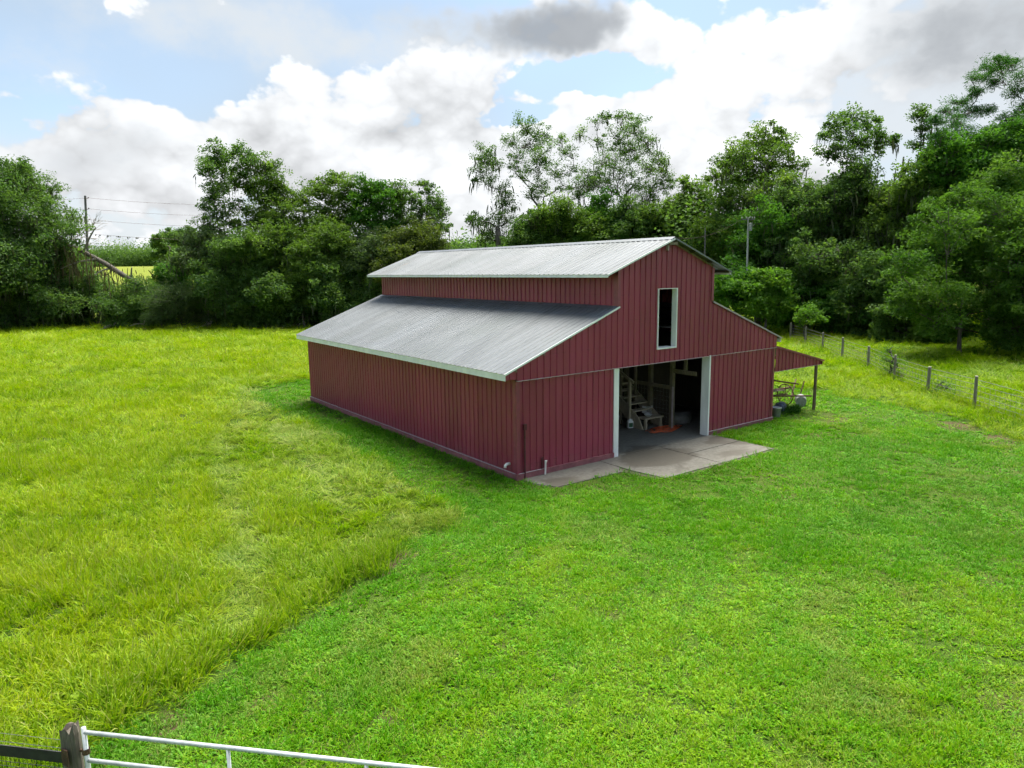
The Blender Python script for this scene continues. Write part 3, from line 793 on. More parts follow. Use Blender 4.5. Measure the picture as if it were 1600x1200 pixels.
# ------------------------------------------------------------------ things in the doorway
def build_doorway_things():
    st = thing('wooden_staircase', 'rough plank staircase climbing inside the open barn doorway', 'staircase', (7.38, 2.0, 0.012))
    # broad lowest step on its own legs, then treads on two stringers
    w = 0.47
    z0, rise, run = 0.40, 0.20, 0.27
    MB().box(-w, w, -0.18, 0.22, z0 - 0.045, z0).build('tread', M['stairwood'], st)
    for x in (-w + 0.05, w - 0.14):
        MB().box(x, x + 0.09, -0.15, -0.06, 0, z0 - 0.046).build('leg', M['stairwood'], st)
    for k in range(1, 12):
        y = 0.10 + run * k
        MB().box(-w, w, y - 0.04, y + run - 0.02, z0 + rise * k - 0.04, z0 + rise * k).build('tread', M['stairwood'], st)
    for x in (-w - 0.045, w + 0.005):
        P = []
        n = 12
        for xx in (x, x + 0.04):
            P += [(xx, -0.12, 0.0), (xx, 0.30, 0.0), (xx, 0.10 + run * n, z0 + rise * (n - 1) - 0.25), (xx, 0.10 + run * n, z0 + rise * (n - 1)), (xx, 0.12, z0 + 0.02), (xx, 0.05, z0 - 0.10)]
        MB().poly(P, [(0, 1, 2, 3, 4, 5), (11, 10, 9, 8, 7, 6)] + [(i, i + 6, (i + 1) % 6 + 6, (i + 1) % 6) for i in range(6)]).build('stringer', M['stairwood'], st)
    MB().box(-w - 0.14, -w - 0.05, 0.45, 0.54, 0, 1.75).build('newel_post', M['stairwood'], st)
    MB().bar((-w - 0.10, 0.30, 1.62), (-w - 0.10, 2.9, 3.30 - 0.45), 0.045, 0.10).build('handrail', M['stairwood'], st)
    fr = thing('door_frame', 'bare stud door frame standing above the barn staircase', 'door frame', (7.35, 3.05, 0.012))
    MB().box(-0.42, -0.33, 0, 0.09, 0.0, 2.35).build('stud', M['lumber'], fr)
    MB().box(0.33, 0.42, 0, 0.09, 0.0, 2.35).build('stud', M['lumber'], fr)
    MB().box(-0.42, 0.42, 0.0, 0.09, 2.352, 2.44).build('head', M['lumber'], fr)
    b = thing('bucket', 'grey plastic bucket on the barn floor left of the stairs', 'bucket', (6.62, 3.0, 0.012))
    MB().lathe([(0, 0), (0.12, 0), (0.15, 0.36), (0.16, 0.36), (0.16, 0.33), (0.145, 0.33), (0.145, 0.36), (0.115, 0.02), (0, 0.02)], 18).build('shell', M['plasticgrey'], b, smooth=True)
    MB().tube([(0.15 * math.cos(a), -0.02 - 0.02 * math.sin(a), 0.34 - 0.16 * math.sin(a)) for a in np.linspace(0, math.pi, 12)], 0.004, 5).build('handle', M['wire'], b)
    j = thing('jug', 'white jug with a green label beside the stair foot', 'jug', (6.78, 2.42, 0.012), R(-20))
    MB().box(-0.10, 0.10, -0.07, 0.07, 0, 0.24).poly([(-.10, -.07, .24), (.10, -.07, .24), (.10, .07, .24), (-.10, .07, .24), (-.03, -.03, .31), (.03, -.03, .31), (.03, .03, .31), (-.03, .03, .31)],
                                                      [(0, 1, 5, 4), (1, 2, 6, 5), (2, 3, 7, 6), (3, 0, 4, 7), (4, 5, 6, 7)]).build('body', M['plasticwhite'], j, bevel=0.012)
    MB().lathe([(0, .33), (.026, .33), (.026, .30)], 10).build('cap', M['plasticwhite'], j)
    MB().box(-0.075, 0.075, -0.0735, -0.0715, 0.04, 0.19).build('label', M['label'], j)
    MB().tube([(0.04, 0, 0.30), (0.085, 0, 0.31), (0.10, 0, 0.27), (0.085, 0, 0.235)], 0.012, 6).build('handle', M['plasticwhite'], j)
    c = thing('white_crate', 'white wire basket leaning beside the lowest stair step', 'basket', (7.70, 2.38, 0.42))
    m = MB()
    for k in range(8):
        m.box(-0.15 + k * 0.045, -0.146 + k * 0.045, -0.005, 0.0, 0, 0.26)
    for k in range(6):
        m.box(-0.15, 0.17, -0.010, -0.006, 0.01 + k * 0.048, 0.016 + k * 0.048)
    m.build('front_grid', M['plasticwhite'], c)
    MB().box(-0.15, 0.17, 0.0, 0.20, 0, 0.006).box(-0.15, -0.144, 0.0, 0.2, 0.006, 0.26).box(0.164, 0.17, 0.0, 0.2, 0.006, 0.26).build('tray', M['plasticwhite'], c)
    bo = thing('bowl', 'pale shallow bowl resting on the lowest stair step', 'bowl', (7.28, 2.04, 0.413))
    MB().lathe([(0, 0), (0.06, 0), (0.14, 0.08), (0.15, 0.085), (0.135, 0.085), (0.055, 0.015), (0, 0.015)], 18).build('dish', M['plasticwhite'], bo, smooth=True)
    r2 = random.Random(3)
    pts = []
    for i in range(170):
        a = i * 0.37 + r2.uniform(-.25, .25)
        rr = 0.24 + 0.20 * math.sin(i * 0.13) + r2.uniform(-.08, .08)
        pts.append((7.42 + rr * math.cos(a) * 1.6 + 0.12 * math.sin(i * .05), 1.42 + rr * math.sin(a) * 0.7, 0.026 + 0.035 * abs(math.sin(i * 0.7)) + 0.02 * r2.random()))
    MB().tube(pts, 0.012, 5).build('extension_cord', M['orange'], None, smooth=True, label='orange extension cord heaped on the barn floor by the door', cat='cord')
    sk = thing('feed_sack', 'pale feed sack slumped in the dark right-hand aisle of the barn', 'sack', (8.9, 1.9, 0.012))
    P, F = [], []
    n = 14
    for i, (z, q) in enumerate(((0, 1.0), (0.10, 1.14), (0.24, 1.05), (0.33, 0.7), (0.36, 0.25))):
        for k in range(n):
            a = 2 * math.pi * k / n
            wob = 1 + 0.12 * math.sin(3 * a + i) + 0.06 * math.sin(7 * a + 2 * i)
            P.append((0.48 * q * wob * math.cos(a), 0.27 * q * wob * math.sin(a), z + 0.03 * math.sin(2 * a + i)*(i > 1)))
    F = [(i * n + k, i * n + (k + 1) % n, (i + 1) * n + (k + 1) % n, (i + 1) * n + k) for i in range(4) for k in range(n)] + [tuple(4 * n + k for k in range(n))]
    MB().poly(P, F).build('sack_body', M['tarp'], sk, smooth=True)
    sp = thing('standpipe', 'short white water standpipe at the barn wall', 'pipe', (0.895, -0.11, 0))
    MB().tube([(-0.015, 0, -0.02), (0, 0, 0.36)], 0.024, 8).build('riser', M['pvc'], sp)
    MB().tube([(0, 0, 0.355), (0, -0.01, 0.40), (0.02, -0.04, 0.41)], [0.032, 0.034, 0.02], 8).build('spout', M['pvc'], sp)
build_doorway_things()

# ------------------------------------------------------------------ trees
def bez(a, b, c, n):
    t = np.linspace(0, 1, n)[:, None]
    return (1 - t) ** 2 * a + 2 * t * (1 - t) * b + t ** 2 * c

def leaf_faces(C, size, aspect, r, up=0.45):
    """one small diamond-shaped face per centre in C, tilted at random"""
    n = len(C)
    nr = r.normal(size=(n, 3))
    nr[:, 2] = np.abs(nr[:, 2]) + up
    nr /= np.linalg.norm(nr, axis=1)[:, None]
    d = np.cross(nr, r.normal(size=(n, 3)))
    d /= np.linalg.norm(d, axis=1)[:, None] + 1e-9
    e = np.cross(nr, d)
    s = (size * r.uniform(0.6, 1.35, n))[:, None]
    V = np.empty((n, 4, 3))
    V[:, 0] = C - d * s
    V[:, 1] = C + e * s * aspect + nr * s * 0.15
    V[:, 2] = C + d * s
    V[:, 3] = C - e * s * aspect + nr * s * 0.15
    return V.reshape(-1, 3)

def moss_strips(tops, r, lo=0.35, hi=1.3, wd=0.065):
    n = len(tops)
    ln = r.uniform(lo, hi, n)[:, None]
    a = r.uniform(0, 2 * math.pi, n)
    u = np.stack([np.cos(a), np.sin(a), np.zeros(n)], 1) * (wd * r.uniform(0.5, 1.3, n))[:, None]
    dz = np.array((0, 0, -1.0))
    sway = r.normal(size=(n, 3)) * 0.10
    sway[:, 2] = 0
    V = np.empty((n, 6, 3))
    V[:, 0] = tops - u * 0.6
    V[:, 1] = tops + u * 0.6
    V[:, 2] = tops + dz * ln * 0.45 + u + sway
    V[:, 3] = tops + dz * ln * 0.45 - u + sway
    V[:, 4] = tops + dz * ln + u * 0.15 + sway * 1.5
    V[:, 5] = tops + dz * ln - u * 0.15 + sway * 1.5
    o = (np.arange(n) * 6)[:, None]
    F = np.concatenate([o + np.array([[0, 1, 2, 3]]), o + np.array([[3, 2, 4, 5]])])
    return V.reshape(-1, 3), F

def tree(name, label, cat, px, depth, lobes, leaf='oak', bark='bark', seed=1, size=0.12, per=70, dens=1.0, aspect=0.55,
         trunk=None, crown_r=None, moss=0, thick=1.0, lscale=1.16, loose=1.3, flat=0.8, group=None, gap=1.0, basez=0.0, mossmat='moss', clump=0.36):
    """lobes: (px, py, radius px[, density]) of the foliage masses as seen in the photograph; each gets its own depth"""
    r = np.random.default_rng(seed)
    base = foot(px, depth)
    base[2] = basez
    sc = depth / FPX
    wid = (max(l[0] for l in lobes) - min(l[0] for l in lobes)) * sc * 0.5
    if crown_r is None:
        crown_r = wid
    LB = []
    for i, l in enumerate(lobes):
        rad = l[2] * sc * lscale
        off = np.clip(crown_r * 0.45 * r.normal(), -crown_r * .8, crown_r * .8)
        c = at(l[0], l[1], depth + off)
        LB.append((c, rad, l[3] if len(l) > 3 else 1.0))
    top = max(c[2] + rad for c, rad, _ in LB)
    cen = np.mean([c for c, _, _ in LB], axis=0)
    H = top - base[2]
    low = min(c[2] for c, _, _ in LB)
    th = trunk if trunk else max(H * 0.45, min(low + 1.0, H * 0.68))
    t0 = thing(name, label, cat, tuple(base), group=group)
    B = base.copy()
    tb = MB()
    lean = (cen - B) * np.array((1, 1, 0)) * 0.45
    r0 = (0.05 + 0.0135 * H) * thick
    ttop = B + lean + np.array((0, 0, th))
    tp = bez(B, B + lean * 0.15 + np.array((r.normal() * .3, r.normal() * .3, th * .5)), ttop, 8)
    tb.tube(tp - B, np.linspace(r0, r0 * 0.55, 8) * np.array([1.25, 1.05] + [1] * 6), 9)
    LV, LT, TOPS = [], [], []
    nodes = [(tp[i], r0 * (1 - .45 * i / 7)) for i in range(3, 8)]
    size, per = size * 1.05, per * 0.98
    for c, rad, dn in sorted(LB, key=lambda q: np.linalg.norm(q[0] - ttop)):
        # limb from the nearest sensible point of the growing skeleton to the lobe
        best = min(nodes, key=lambda q: np.linalg.norm(c - q[0]) + 2.2 * max(0.0, q[0][2] - c[2] + 0.35 * np.hypot(*(c - q[0])[:2])) + r.uniform(0, .8))
        s, rs = best
        dist = np.linalg.norm(c - s)
        mid = s * 0.45 + c * 0.55 + np.array((r.normal() * .14 * dist, r.normal() * .14 * dist, 0.10 * dist * r.uniform(-.3, 1.3)))
        lp = bez(s, mid, c, 7)
        lp[1:6] += r.normal(size=(5, 3)) * 0.028 * dist
        r1 = max(0.035, min(rs * 0.8, 0.04 + 0.027 * dist))
        rads = np.linspace(r1, max(0.024, r1 * .4), 7)
        tb.tube(lp - B, rads, 6, cap=False)
        nodes += [(lp[i], rads[i]) for i in (2, 4, 6)]
        # leafy twigs along the outer half of the limb
        nt = int(per * 1.5 * dn * dist / 3)
        tt = r.uniform(0.12, 1.0, nt)
        on = lp[np.minimum((tt * 6).astype(int), 5)] + (lp[np.minimum((tt * 6).astype(int) + 1, 6)] - lp[np.minimum((tt * 6).astype(int), 5)]) * ((tt * 6) % 1)[:, None]
        LV.append(on + np.clip(r.normal(size=(nt, 3)), -1.3, 1.3) * (0.15 + 0.2 * rad))
        LT.append(np.clip(r.normal(0.40, 0.16, nt), 0, 1))
        # loose leaves through the whole lobe
        nf = int(per * loose * dn * dens * max(0.6, rad / 1.3) ** 1.7)
        g3 = r.normal(size=(nf, 3))
        g3 *= (r.uniform(0, 1, nf) ** .5 / (np.linalg.norm(g3, axis=1) + 1e-9))[:, None]
        LV.append(c + g3 * rad * np.array((1, 1, .85)))
        LT.append(np.clip(r.normal(0.42, 0.16, nf), 0, 1))
        ncl = max(5, int(round(14 * dn * dens * max(0.6, (rad / 1.3)) ** 1.7)))
        dirs = r.normal(size=(ncl, 3))
        dirs /= np.linalg.norm(dirs, axis=1)[:, None]
        rr = rad * r.uniform(0.15, 1.0, ncl) ** 0.6 * r.choice((1.0, 1.0, 1.4), ncl) * gap
        cc = c + dirs * rr[:, None] * np.array((1, 1, flat))
        for q in cc:
            s2 = lp[r.integers(3, 7)]
            m2 = (s2 + q) / 2 + r.normal(size=3) * 0.12 * np.linalg.norm(q - s2)
            tb.tube(bez(s2, m2, q, 4) - B, np.linspace(0.032, 0.012, 4), 3, cap=False)
            cr = (clump * .75 * rad + 0.24) * r.uniform(0.5, 1.45)
            nl = max(8, int(per * r.uniform(0.6, 1.4)))
            pts = r.normal(size=(nl, 3))
            pts *= (r.uniform(0, 1, nl) ** 0.45 / (np.linalg.norm(pts, axis=1) + 1e-9))[:, None]
            P = q + pts * cr * np.array((1.15, 1.15, 0.72))
            LV.append(P)
            LT.append(np.clip(r.normal(0.45, 0.22) + r.normal(0, 0.12, nl), 0, 1))
            if moss and r.random() < moss:
                nm = r.integers(3, 8)
                TOPS.append(q + r.normal(size=(nm, 3)) * np.array((cr * .7, cr * .7, .2)) - np.array((0, 0, cr * .3)))
    tb.build('trunk', M[bark], t0, smooth=True)
    LV = np.concatenate(LV)
    LT = np.concatenate(LT)
    V = leaf_faces(LV, size, aspect, r) - B
    F = np.arange(len(V)).reshape(-1, 4)
    me = np_mesh('crown', V, F, M[leaf], {'tint': np.repeat(LT, 4)})
    link(bpy.data.objects.new('crown', me), t0)
    if TOPS:
        TOPS = np.concatenate(TOPS)
        V, F = moss_strips(TOPS, r)
        me = np_mesh('moss', V - B, F, M[mossmat], {'tint': np.repeat(r.uniform(0, 1, len(TOPS)), 6)})
        tag(link(bpy.data.objects.new('moss', me), t0), kind='stuff')
    return t0

def blob(px0, py0, px1, py1, n, r0, r1, seed):
    """evenly scattered lobes filling a rectangle of the view"""
    r = random.Random(seed)
    out = []
    for i in range(n):
        for _ in range(30):
            p = (r.uniform(px0, px1), r.uniform(py0, py1))
            u = ((p[0] - (px0 + px1) / 2) / ((px1 - px0) / 2)) ** 2 + (max(0, (py0 + py1) / 2 - p[1]) / ((py1 - py0) / 2)) ** 2
            if u < 1 and all((p[0] - q[0]) ** 2 + (p[1] - q[1]) ** 2 > (0.8 * r0) ** 2 for q in out):
                break
        out.append((p[0], p[1], r.uniform(r0, r1)))
    return out

SKY = 'trees along the far field edge'
UND = 'low dense trees under the tall oaks'
RGT = 'trees of the wood right of the barn'
def build_trees():
    # ---- left edge
    tree('oak_tree', 'dark spreading oak at the far left edge of the field', 'tree', 10, 72,
         [(20, 285, 36), (55, 300, 32), (-25, 300, 45), (0, 335, 50), (60, 345, 42), (92, 372, 30), (-50, 350, 50), (30, 395, 52), (85, 415, 38), (-30, 420, 55), (110, 345, 20, .6), (30, 265, 20)],
         'oakdark', seed=11, moss=.35, per=95, size=.115, group=SKY)
    # bare dead tree
    dt = thing('dead_tree', 'bare leafless tree behind the leaning trunk, left of the tall pole', 'tree', tuple(foot(98, 80)))
    B = foot(98, 80)
    r = np.random.default_rng(5)
    m = MB()
    s = at(92, 400, 80)
    m.tube(bez(B, (B + s) / 2 + r.normal(size=3) * .2, s, 6) - B, np.linspace(.28, .16, 6), 7)
    def grow(a, d, ln, rad, dep):
        b = a + d * ln
        m.tube(bez(a, (a + b) / 2 + r.normal(size=3) * ln * .08, b, 4) - B, np.linspace(rad, rad * .55, 4), 4, cap=False)
        if dep:
            for _ in range(3 if dep > 1 else 4):
                q = d + r.normal(size=3) * .42 + np.array((0, 0, .10))
                grow(a + (b - a) * r.uniform(.6, 1), q / np.linalg.norm(q), ln * r.uniform(.55, .85), rad * .55, dep - 1)
    for ex, ey in ((85, 345), (105, 335), (128, 352), (70, 360)):
        d = at(ex, ey, 80 + r.normal()) - s
        grow(s, d / np.linalg.norm(d), np.linalg.norm(d) * .6, .11, 3)
    m.build('trunk', M['palebranch'], dt)
    # fallen, leaning trunk draped in moss
    ft = thing('fallen_oak', 'broken grey oak trunk leaning down to the right, hung with moss', 'tree', tuple(foot(245, 70.4)))
    B = foot(245, 70.4)
    p = [at(78, 372, 73), at(120, 388, 72.4), at(165, 412, 71.8), at(208, 440, 71.2), at(246, 466, 70.6), foot(256, 70.2)]
    MB().tube(np.array(p) - B, [.12, .20, .24, .25, .24, .28], 10).build('trunk', M['bark'], ft, smooth=True)
    for a, b in (((150, 405), (95, 420)), ((175, 420), (148, 430)), ((130, 395), (150, 355)), ((205, 440), (206, 418)), ((110, 385), (70, 360))):
        q0, q1 = at(*a, 71.8), at(*b, 71.0)
        MB().tube(bez(q0, (q0 + q1) / 2 + np.array((0, 0, .4)), q1, 5) - B, np.linspace(.12, .05, 5), 6).build('branch', M['greybark'], ft)
    tops = np.concatenate([at(x, y, 71.4) + r.normal(size=(34, 3)) * np.array((.7, .7, .6)) for x, y in ((95, 385), (110, 392), (120, 398), (85, 395), (140, 410), (75, 400), (105, 410), (208, 432), (160, 420), (185, 432), (115, 415), (90, 420))])
    V, F = moss_strips(tops, r, .4, 2.0, .06)
    me = np_mesh('moss', V - B, F, M['brownmoss'], {'tint': np.repeat(r.uniform(0, 1, len(tops)), 6)})
    tag(link(bpy.data.objects.new('moss', me), ft), kind='stuff')
    # brush beneath it
    tree('thicket', 'tangled dark thicket at the field edge, far left corner', 'thicket', 25, 73, blob(-60, 410, 90, 500, 13, 26, 38, 2), 'oakdark', seed=12, dens=1.5, per=90, trunk=1.5, moss=.4, size=.11, group=UND)
    tree('thicket', 'mossy thicket under the leaning broken trunk', 'thicket', 150, 74.5, blob(85, 438, 225, 502, 13, 20, 32, 3), 'oakdark', seed=13, dens=1.5, per=90, trunk=1.2, moss=.5, size=.11, group=UND)
    tree('shrub', 'low dark shrub between the leaning trunk and the rounded bush', 'shrub', 215, 71.5, blob(185, 450, 250, 505, 7, 18, 26, 33), 'oakdark', seed=14, dens=1.5, per=80, trunk=.8, size=.10)
    tree('shrub', 'rounded grey green bush at the field edge', 'shrub', 283, 69.5, [(283, 462, 26), (262, 470, 24), (305, 470, 24), (255, 488, 20), (283, 490, 26), (312, 490, 22), (240, 495, 14)], 'greyshrub', seed=15, dens=1.9, per=110, size=.09, trunk=.9, aspect=.3)
    tree('shrub', 'yellow green shrub beside the view to the far meadow', 'shrub', 268, 75, [(262, 425, 20), (278, 432, 22), (256, 445, 18), (285, 420, 18), (270, 455, 20)], 'leafgreen', seed=16, dens=1.5, per=90, trunk=1.2, size=.11)
    tree('small_oak', 'small oak with a pale trunk under grey moss curtains', 'tree', 326, 71, [(300, 385, 22), (325, 378, 26), (350, 385, 24), (370, 395, 22), (290, 402, 18), (335, 400, 24), (312, 408, 20)], 'greyshrub', 'greybark', seed=17, dens=1.1, per=80, moss=.9, trunk=4.2)
    # ---- tall row left of the barn
    tree('oak_tree', 'tallest slender oak in the row left of the barn', 'tree', 345, 73,
         [(338, 234, 15), (330, 252, 18), (326, 268, 14), (345, 285, 18), (338, 308, 18), (330, 330, 16), (375, 240, 17), (392, 258, 18), (372, 272, 15), (388, 285, 15), (352, 258, 12, .6), (360, 345, 20), (328, 352, 16), (372, 320, 13, .7), (345, 375, 22)],
         'oakdark', seed=21, dens=.8, lscale=1.3, loose=2.2, per=62, moss=.2, group=SKY)
    tree('oak_tree', 'oak with a rounded shoulder just right of the tallest oak', 'tree', 420, 74,
         [(408, 258, 17), (420, 278, 20), (400, 300, 18), (432, 300, 20), (415, 325, 25), (442, 335, 25), (452, 312, 18), (430, 365, 30), (400, 350, 22), (455, 365, 22)],
         'oak', seed=22, dens=.8, lscale=1.3, loose=2.2, per=75, group=SKY)
    tree('oak_tree', 'thin airy oak between two fuller ones, left of the barn', 'tree', 474, 75, [(478, 296, 14, .8), (468, 312, 14), (484, 322, 15, .8), (472, 340, 17), (485, 360, 20), (470, 375, 20)], 'oak', seed=23, dens=.8, lscale=1.3, loose=2.2, per=60, group=SKY)
    tree('oak_tree', 'oak with two pale trunks and a light green top', 'tree', 522, 74, [(505, 285, 14), (520, 278, 12), (493, 296, 12), (540, 292, 17), (545, 310, 18), (515, 310, 18), (530, 335, 25), (505, 345, 22), (550, 345, 20), (520, 370, 25)], 'oak', seed=24, dens=.8, lscale=1.3, loose=2.2, per=70, group=SKY)
    tree('oak_tree', 'broad fresh green oak in the middle of the left row', 'tree', 580, 73, [(570, 292, 17), (588, 295, 18), (560, 310, 16), (600, 308, 16), (578, 325, 25), (595, 345, 25), (562, 345, 22), (580, 372, 28)], 'leafgreen', seed=25, per=80, dens=1.1, group=SKY)
    tree('oak_tree', 'narrow dark oak, second from the end of the left row', 'tree', 622, 75, [(615, 296, 15), (630, 305, 15), (612, 318, 16), (628, 332, 18), (615, 352, 20), (638, 345, 12, .7), (622, 375, 22)], 'oakdark', seed=26, dens=.8, lscale=1.3, loose=2.2, per=75, group=SKY)
    tree('oak_tree', 'airy oak at the right end of the left row', 'tree', 668, 74, [(664, 290, 10), (672, 305, 13), (684, 318, 13), (658, 318, 12, .7), (690, 335, 10), (668, 338, 18), (683, 350, 14), (652, 348, 13), (665, 368, 20), (645, 310, 9, .6), (690, 355, 9)], 'oakdark', seed=27, dens=.8, lscale=1.3, loose=2.2, per=62, moss=.25, group=SKY)
    # ---- lower trees in front of that row
    for i, (x, y, w, h, lf, lab) in enumerate([
        (372, 432, 46, 46, 'oakdark', 'dark low tree beside the mossy small oak'),
        (440, 418, 50, 50, 'oak', 'round green low tree under the rounded shoulder oak'),
        (510, 415, 52, 48, 'oak', 'broad low tree near the middle of the left row'),
        (478, 462, 62, 40, 'oakdark', 'wide dark low tree standing foremost in the left row'),
        (545, 462, 45, 42, 'oakdark', 'dark low tree touching the barn roof corner, left row'),
        (590, 420, 45, 42, 'greyshrub', 'dull green low tree behind the upper roof end'),
        (645, 405, 42, 34, 'olive', 'olive low tree rising just left of the barn ridge'),
        (395, 475, 48, 30, 'oakdark', 'dark bush at the grass edge below the left row')]):
        tree('low_tree', lab, 'tree', x, 69 + (i % 3) * 1.2, blob(x - w, y - h, x + w, min(y + h, 500), 13, 20, 28, 40 + i), lf, seed=60 + i, dens=1.6, per=80, trunk=2.0, moss=.12, size=.12, group=UND)
    # ---- behind the barn
    tree('oak_tree', 'gappy slender oak with drooping side branches behind the ridge', 'tree', 792, 74,
         [(760, 238, 13), (748, 250, 10), (770, 258, 12), (752, 268, 11), (765, 280, 10, .8), (745, 283, 8, .7), (782, 300, 12), (790, 322, 14), (740, 340, 9), (755, 345, 11), (768, 362, 13), (790, 350, 15), (775, 330, 9, .6), (732, 338, 6, .6), (760, 372, 10)],
         'oakdark', seed=31, dens=.95, lscale=1.42, loose=2.0, thick=1.6, per=66, moss=.35, group=SKY, size=.085)
    tree('oak_tree', 'open-crowned oak with forked limbs standing behind the ridge', 'tree', 868, 76,
         [(818, 200, 16), (842, 206, 14), (800, 222, 11), (828, 222, 15), (808, 245, 13, .8), (850, 240, 15), (875, 215, 10), (886, 240, 11), (838, 262, 13), (800, 262, 8, .7), (868, 268, 13), (896, 262, 8, .7), (815, 275, 9), (845, 290, 11), (830, 300, 12), (880, 290, 11, .6)],
         'oakdark', seed=32, dens=.95, lscale=1.42, loose=2.0, thick=1.6, per=66, group=SKY, size=.085, trunk=8.0)
    tree('oak_tree', 'tall open oak with bare upper twigs behind the ridge', 'tree', 955, 75,
         [(930, 192, 9, .45), (948, 182, 7, .4), (905, 210, 10, .4), (976, 182, 11), (990, 200, 15), (1002, 185, 8, .7), (965, 215, 14), (935, 222, 12, .5), (945, 248, 14, .8), (985, 232, 18), (1012, 228, 14), (1030, 245, 12), (1010, 262, 16), (970, 262, 16), (1040, 268, 11), (1022, 288, 14), (990, 290, 15), (1045, 292, 11), (918, 275, 20), (905, 292, 16), (945, 290, 18), (1010, 312, 14)],
         'oakdark', seed=33, dens=.95, lscale=1.42, loose=2.0, thick=1.6, per=66, moss=.15, group=SKY, size=.085, trunk=8.5)
    for i, (x, y, w, h, lf, lab) in enumerate([
        (885, 345, 40, 32, 'oak', 'dense green low tree behind the middle of the ridge'),
        (935, 345, 35, 35, 'leafgreen', 'fresh green low tree under the tall open oak'),
        (832, 365, 32, 24, 'oakdark', 'dark low tree showing just above the ridge'),
        (985, 355, 30, 28, 'oakdark', 'dark low tree near the front end of the ridge'),
        (1035, 345, 28, 34, 'oak', 'low tree right above the gable peak')]):
        tree('low_tree', lab, 'tree', x, 70 + (i % 3), blob(x - w, y - h, x + w, y + h + 30, 13, 17, 25, 80 + i), lf, seed=90 + i, dens=1.5, per=75, trunk=4.0, size=.12, moss=.1, group=UND)
    # ---- wood to the right
    tree('oak_tree', 'soft grey green oak directly right of the gable peak', 'tree', 1080, 68, [(1070, 290, 16, .8), (1092, 305, 20), (1062, 315, 16), (1080, 330, 24), (1105, 335, 22), (1060, 348, 22), (1095, 362, 26), (1078, 385, 28), (1110, 395, 28)], 'oak', seed=101, dens=.85, lscale=1.28, loose=2.0, per=65, moss=.2, group=RGT)
    tree('oak_tree', 'broad high-shouldered oak behind the pale service pole', 'tree', 1185, 64,
         [(1200, 210, 20), (1182, 222, 18), (1222, 222, 17), (1150, 240, 18), (1132, 252, 16), (1172, 250, 24), (1208, 248, 22), (1240, 258, 18), (1118, 275, 16), (1150, 278, 24), (1195, 285, 28), (1235, 290, 24), (1130, 305, 22), (1170, 320, 28), (1215, 325, 28), (1250, 315, 20)],
         'oak', seed=102, dens=.85, lscale=1.28, loose=2.0, per=72, moss=.2, group=RGT, size=.115)
    tree('oak_tree', 'tall oak with a rounded airy top above the wood', 'tree', 1338, 60,
         [(1330, 180, 16), (1306, 195, 14), (1352, 190, 16), (1322, 205, 18), (1294, 212, 11), (1375, 208, 14), (1394, 220, 9), (1345, 222, 17), (1310, 232, 15), (1372, 232, 12, .8), (1290, 240, 11), (1335, 255, 18), (1320, 282, 18), (1352, 275, 14)],
         'oakdark', seed=103, dens=.85, lscale=1.28, loose=2.0, per=72, moss=.15, group=RGT, size=.11, trunk=10)
    sg = thing('snag', 'broken leafless snag standing between two tall oaks', 'tree', tuple(foot(1408, 58)))
    B = foot(1408, 58)
    MB().tube(np.array([B, at(1404, 400, 58), at(1406, 300, 58), at(1412, 245, 58)]) - B, [.32, .26, .2, .06], 8).tube(np.array([at(1406, 290, 58), at(1417, 262, 58), at(1421, 248, 58)]) - B, [.14, .1, .04], 6).tube(np.array([at(1405, 315, 58), at(1396, 290, 58), at(1400, 262, 57.8)]) - B, [.12, .09, .03], 6).build('trunk', M['greybark'], sg)
    tree('oak_tree', 'thin ragged oak leaning beside the snag', 'tree', 1432, 57, [(1440, 168, 9), (1432, 180, 10), (1448, 190, 9), (1438, 205, 10), (1455, 215, 8), (1430, 225, 8), (1445, 242, 9), (1438, 262, 10), (1448, 285, 12), (1432, 300, 14)], 'oakdark', seed=104, dens=.85, lscale=1.28, loose=2.0, per=55, moss=.4, group=RGT, size=.10, trunk=9)
    tree('pine_tree', 'tall pine with tiered tufted branches at the right edge', 'tree', 1545, 54,
         [(1560, 96, 17), (1540, 108, 16), (1582, 100, 17), (1522, 122, 15), (1600, 118, 18), (1552, 128, 14), (1580, 145, 14), (1525, 142, 12), (1495, 160, 15), (1478, 172, 12), (1512, 172, 16), (1460, 190, 10), (1545, 175, 13), (1490, 190, 14), (1580, 185, 16), (1610, 165, 20), (1470, 212, 11), (1510, 205, 18), (1550, 208, 18), (1590, 215, 20), (1530, 232, 22), (1565, 240, 22)],
         'pine', seed=105, per=75, dens=1.3, size=.15, aspect=.14, flat=.5, group=RGT, trunk=14)
    for i, (x, y, w, h, dep, lf, mo, lab) in enumerate([
        (1262, 350, 48, 52, 60, 'oakdark', .35, 'dark mossy oak in the middle of the wood'),
        (1335, 335, 48, 50, 59, 'oakdark', .45, 'moss-hung oak below the tall rounded top'),
        (1398, 350, 40, 55, 57, 'oak', .4, 'mossy oak around the foot of the snag'),
        (1455, 310, 42, 50, 54, 'oak', .2, 'green oak left of the tall pine'),
        (1505, 265, 45, 40, 52, 'leafgreen', .1, 'bright oak under the pine tufts'),
        (1185, 385, 50, 50, 60, 'leafgreen', .1, 'bright leafy tree behind the gable shoulder'),
        (1125, 385, 34, 38, 63, 'oak', .1, 'green tree close behind the gable edge'),
        (1300, 425, 55, 48, 57, 'oakdark', .25, 'dark low tree deep in the middle of the wood'),
        (1375, 445, 45, 45, 54, 'oakdark', .15, 'dark low tree left of the feathery tree'),
        (1600, 250, 50, 60, 53, 'leafgreen', .1, 'green tree under the pine at the frame edge')]):
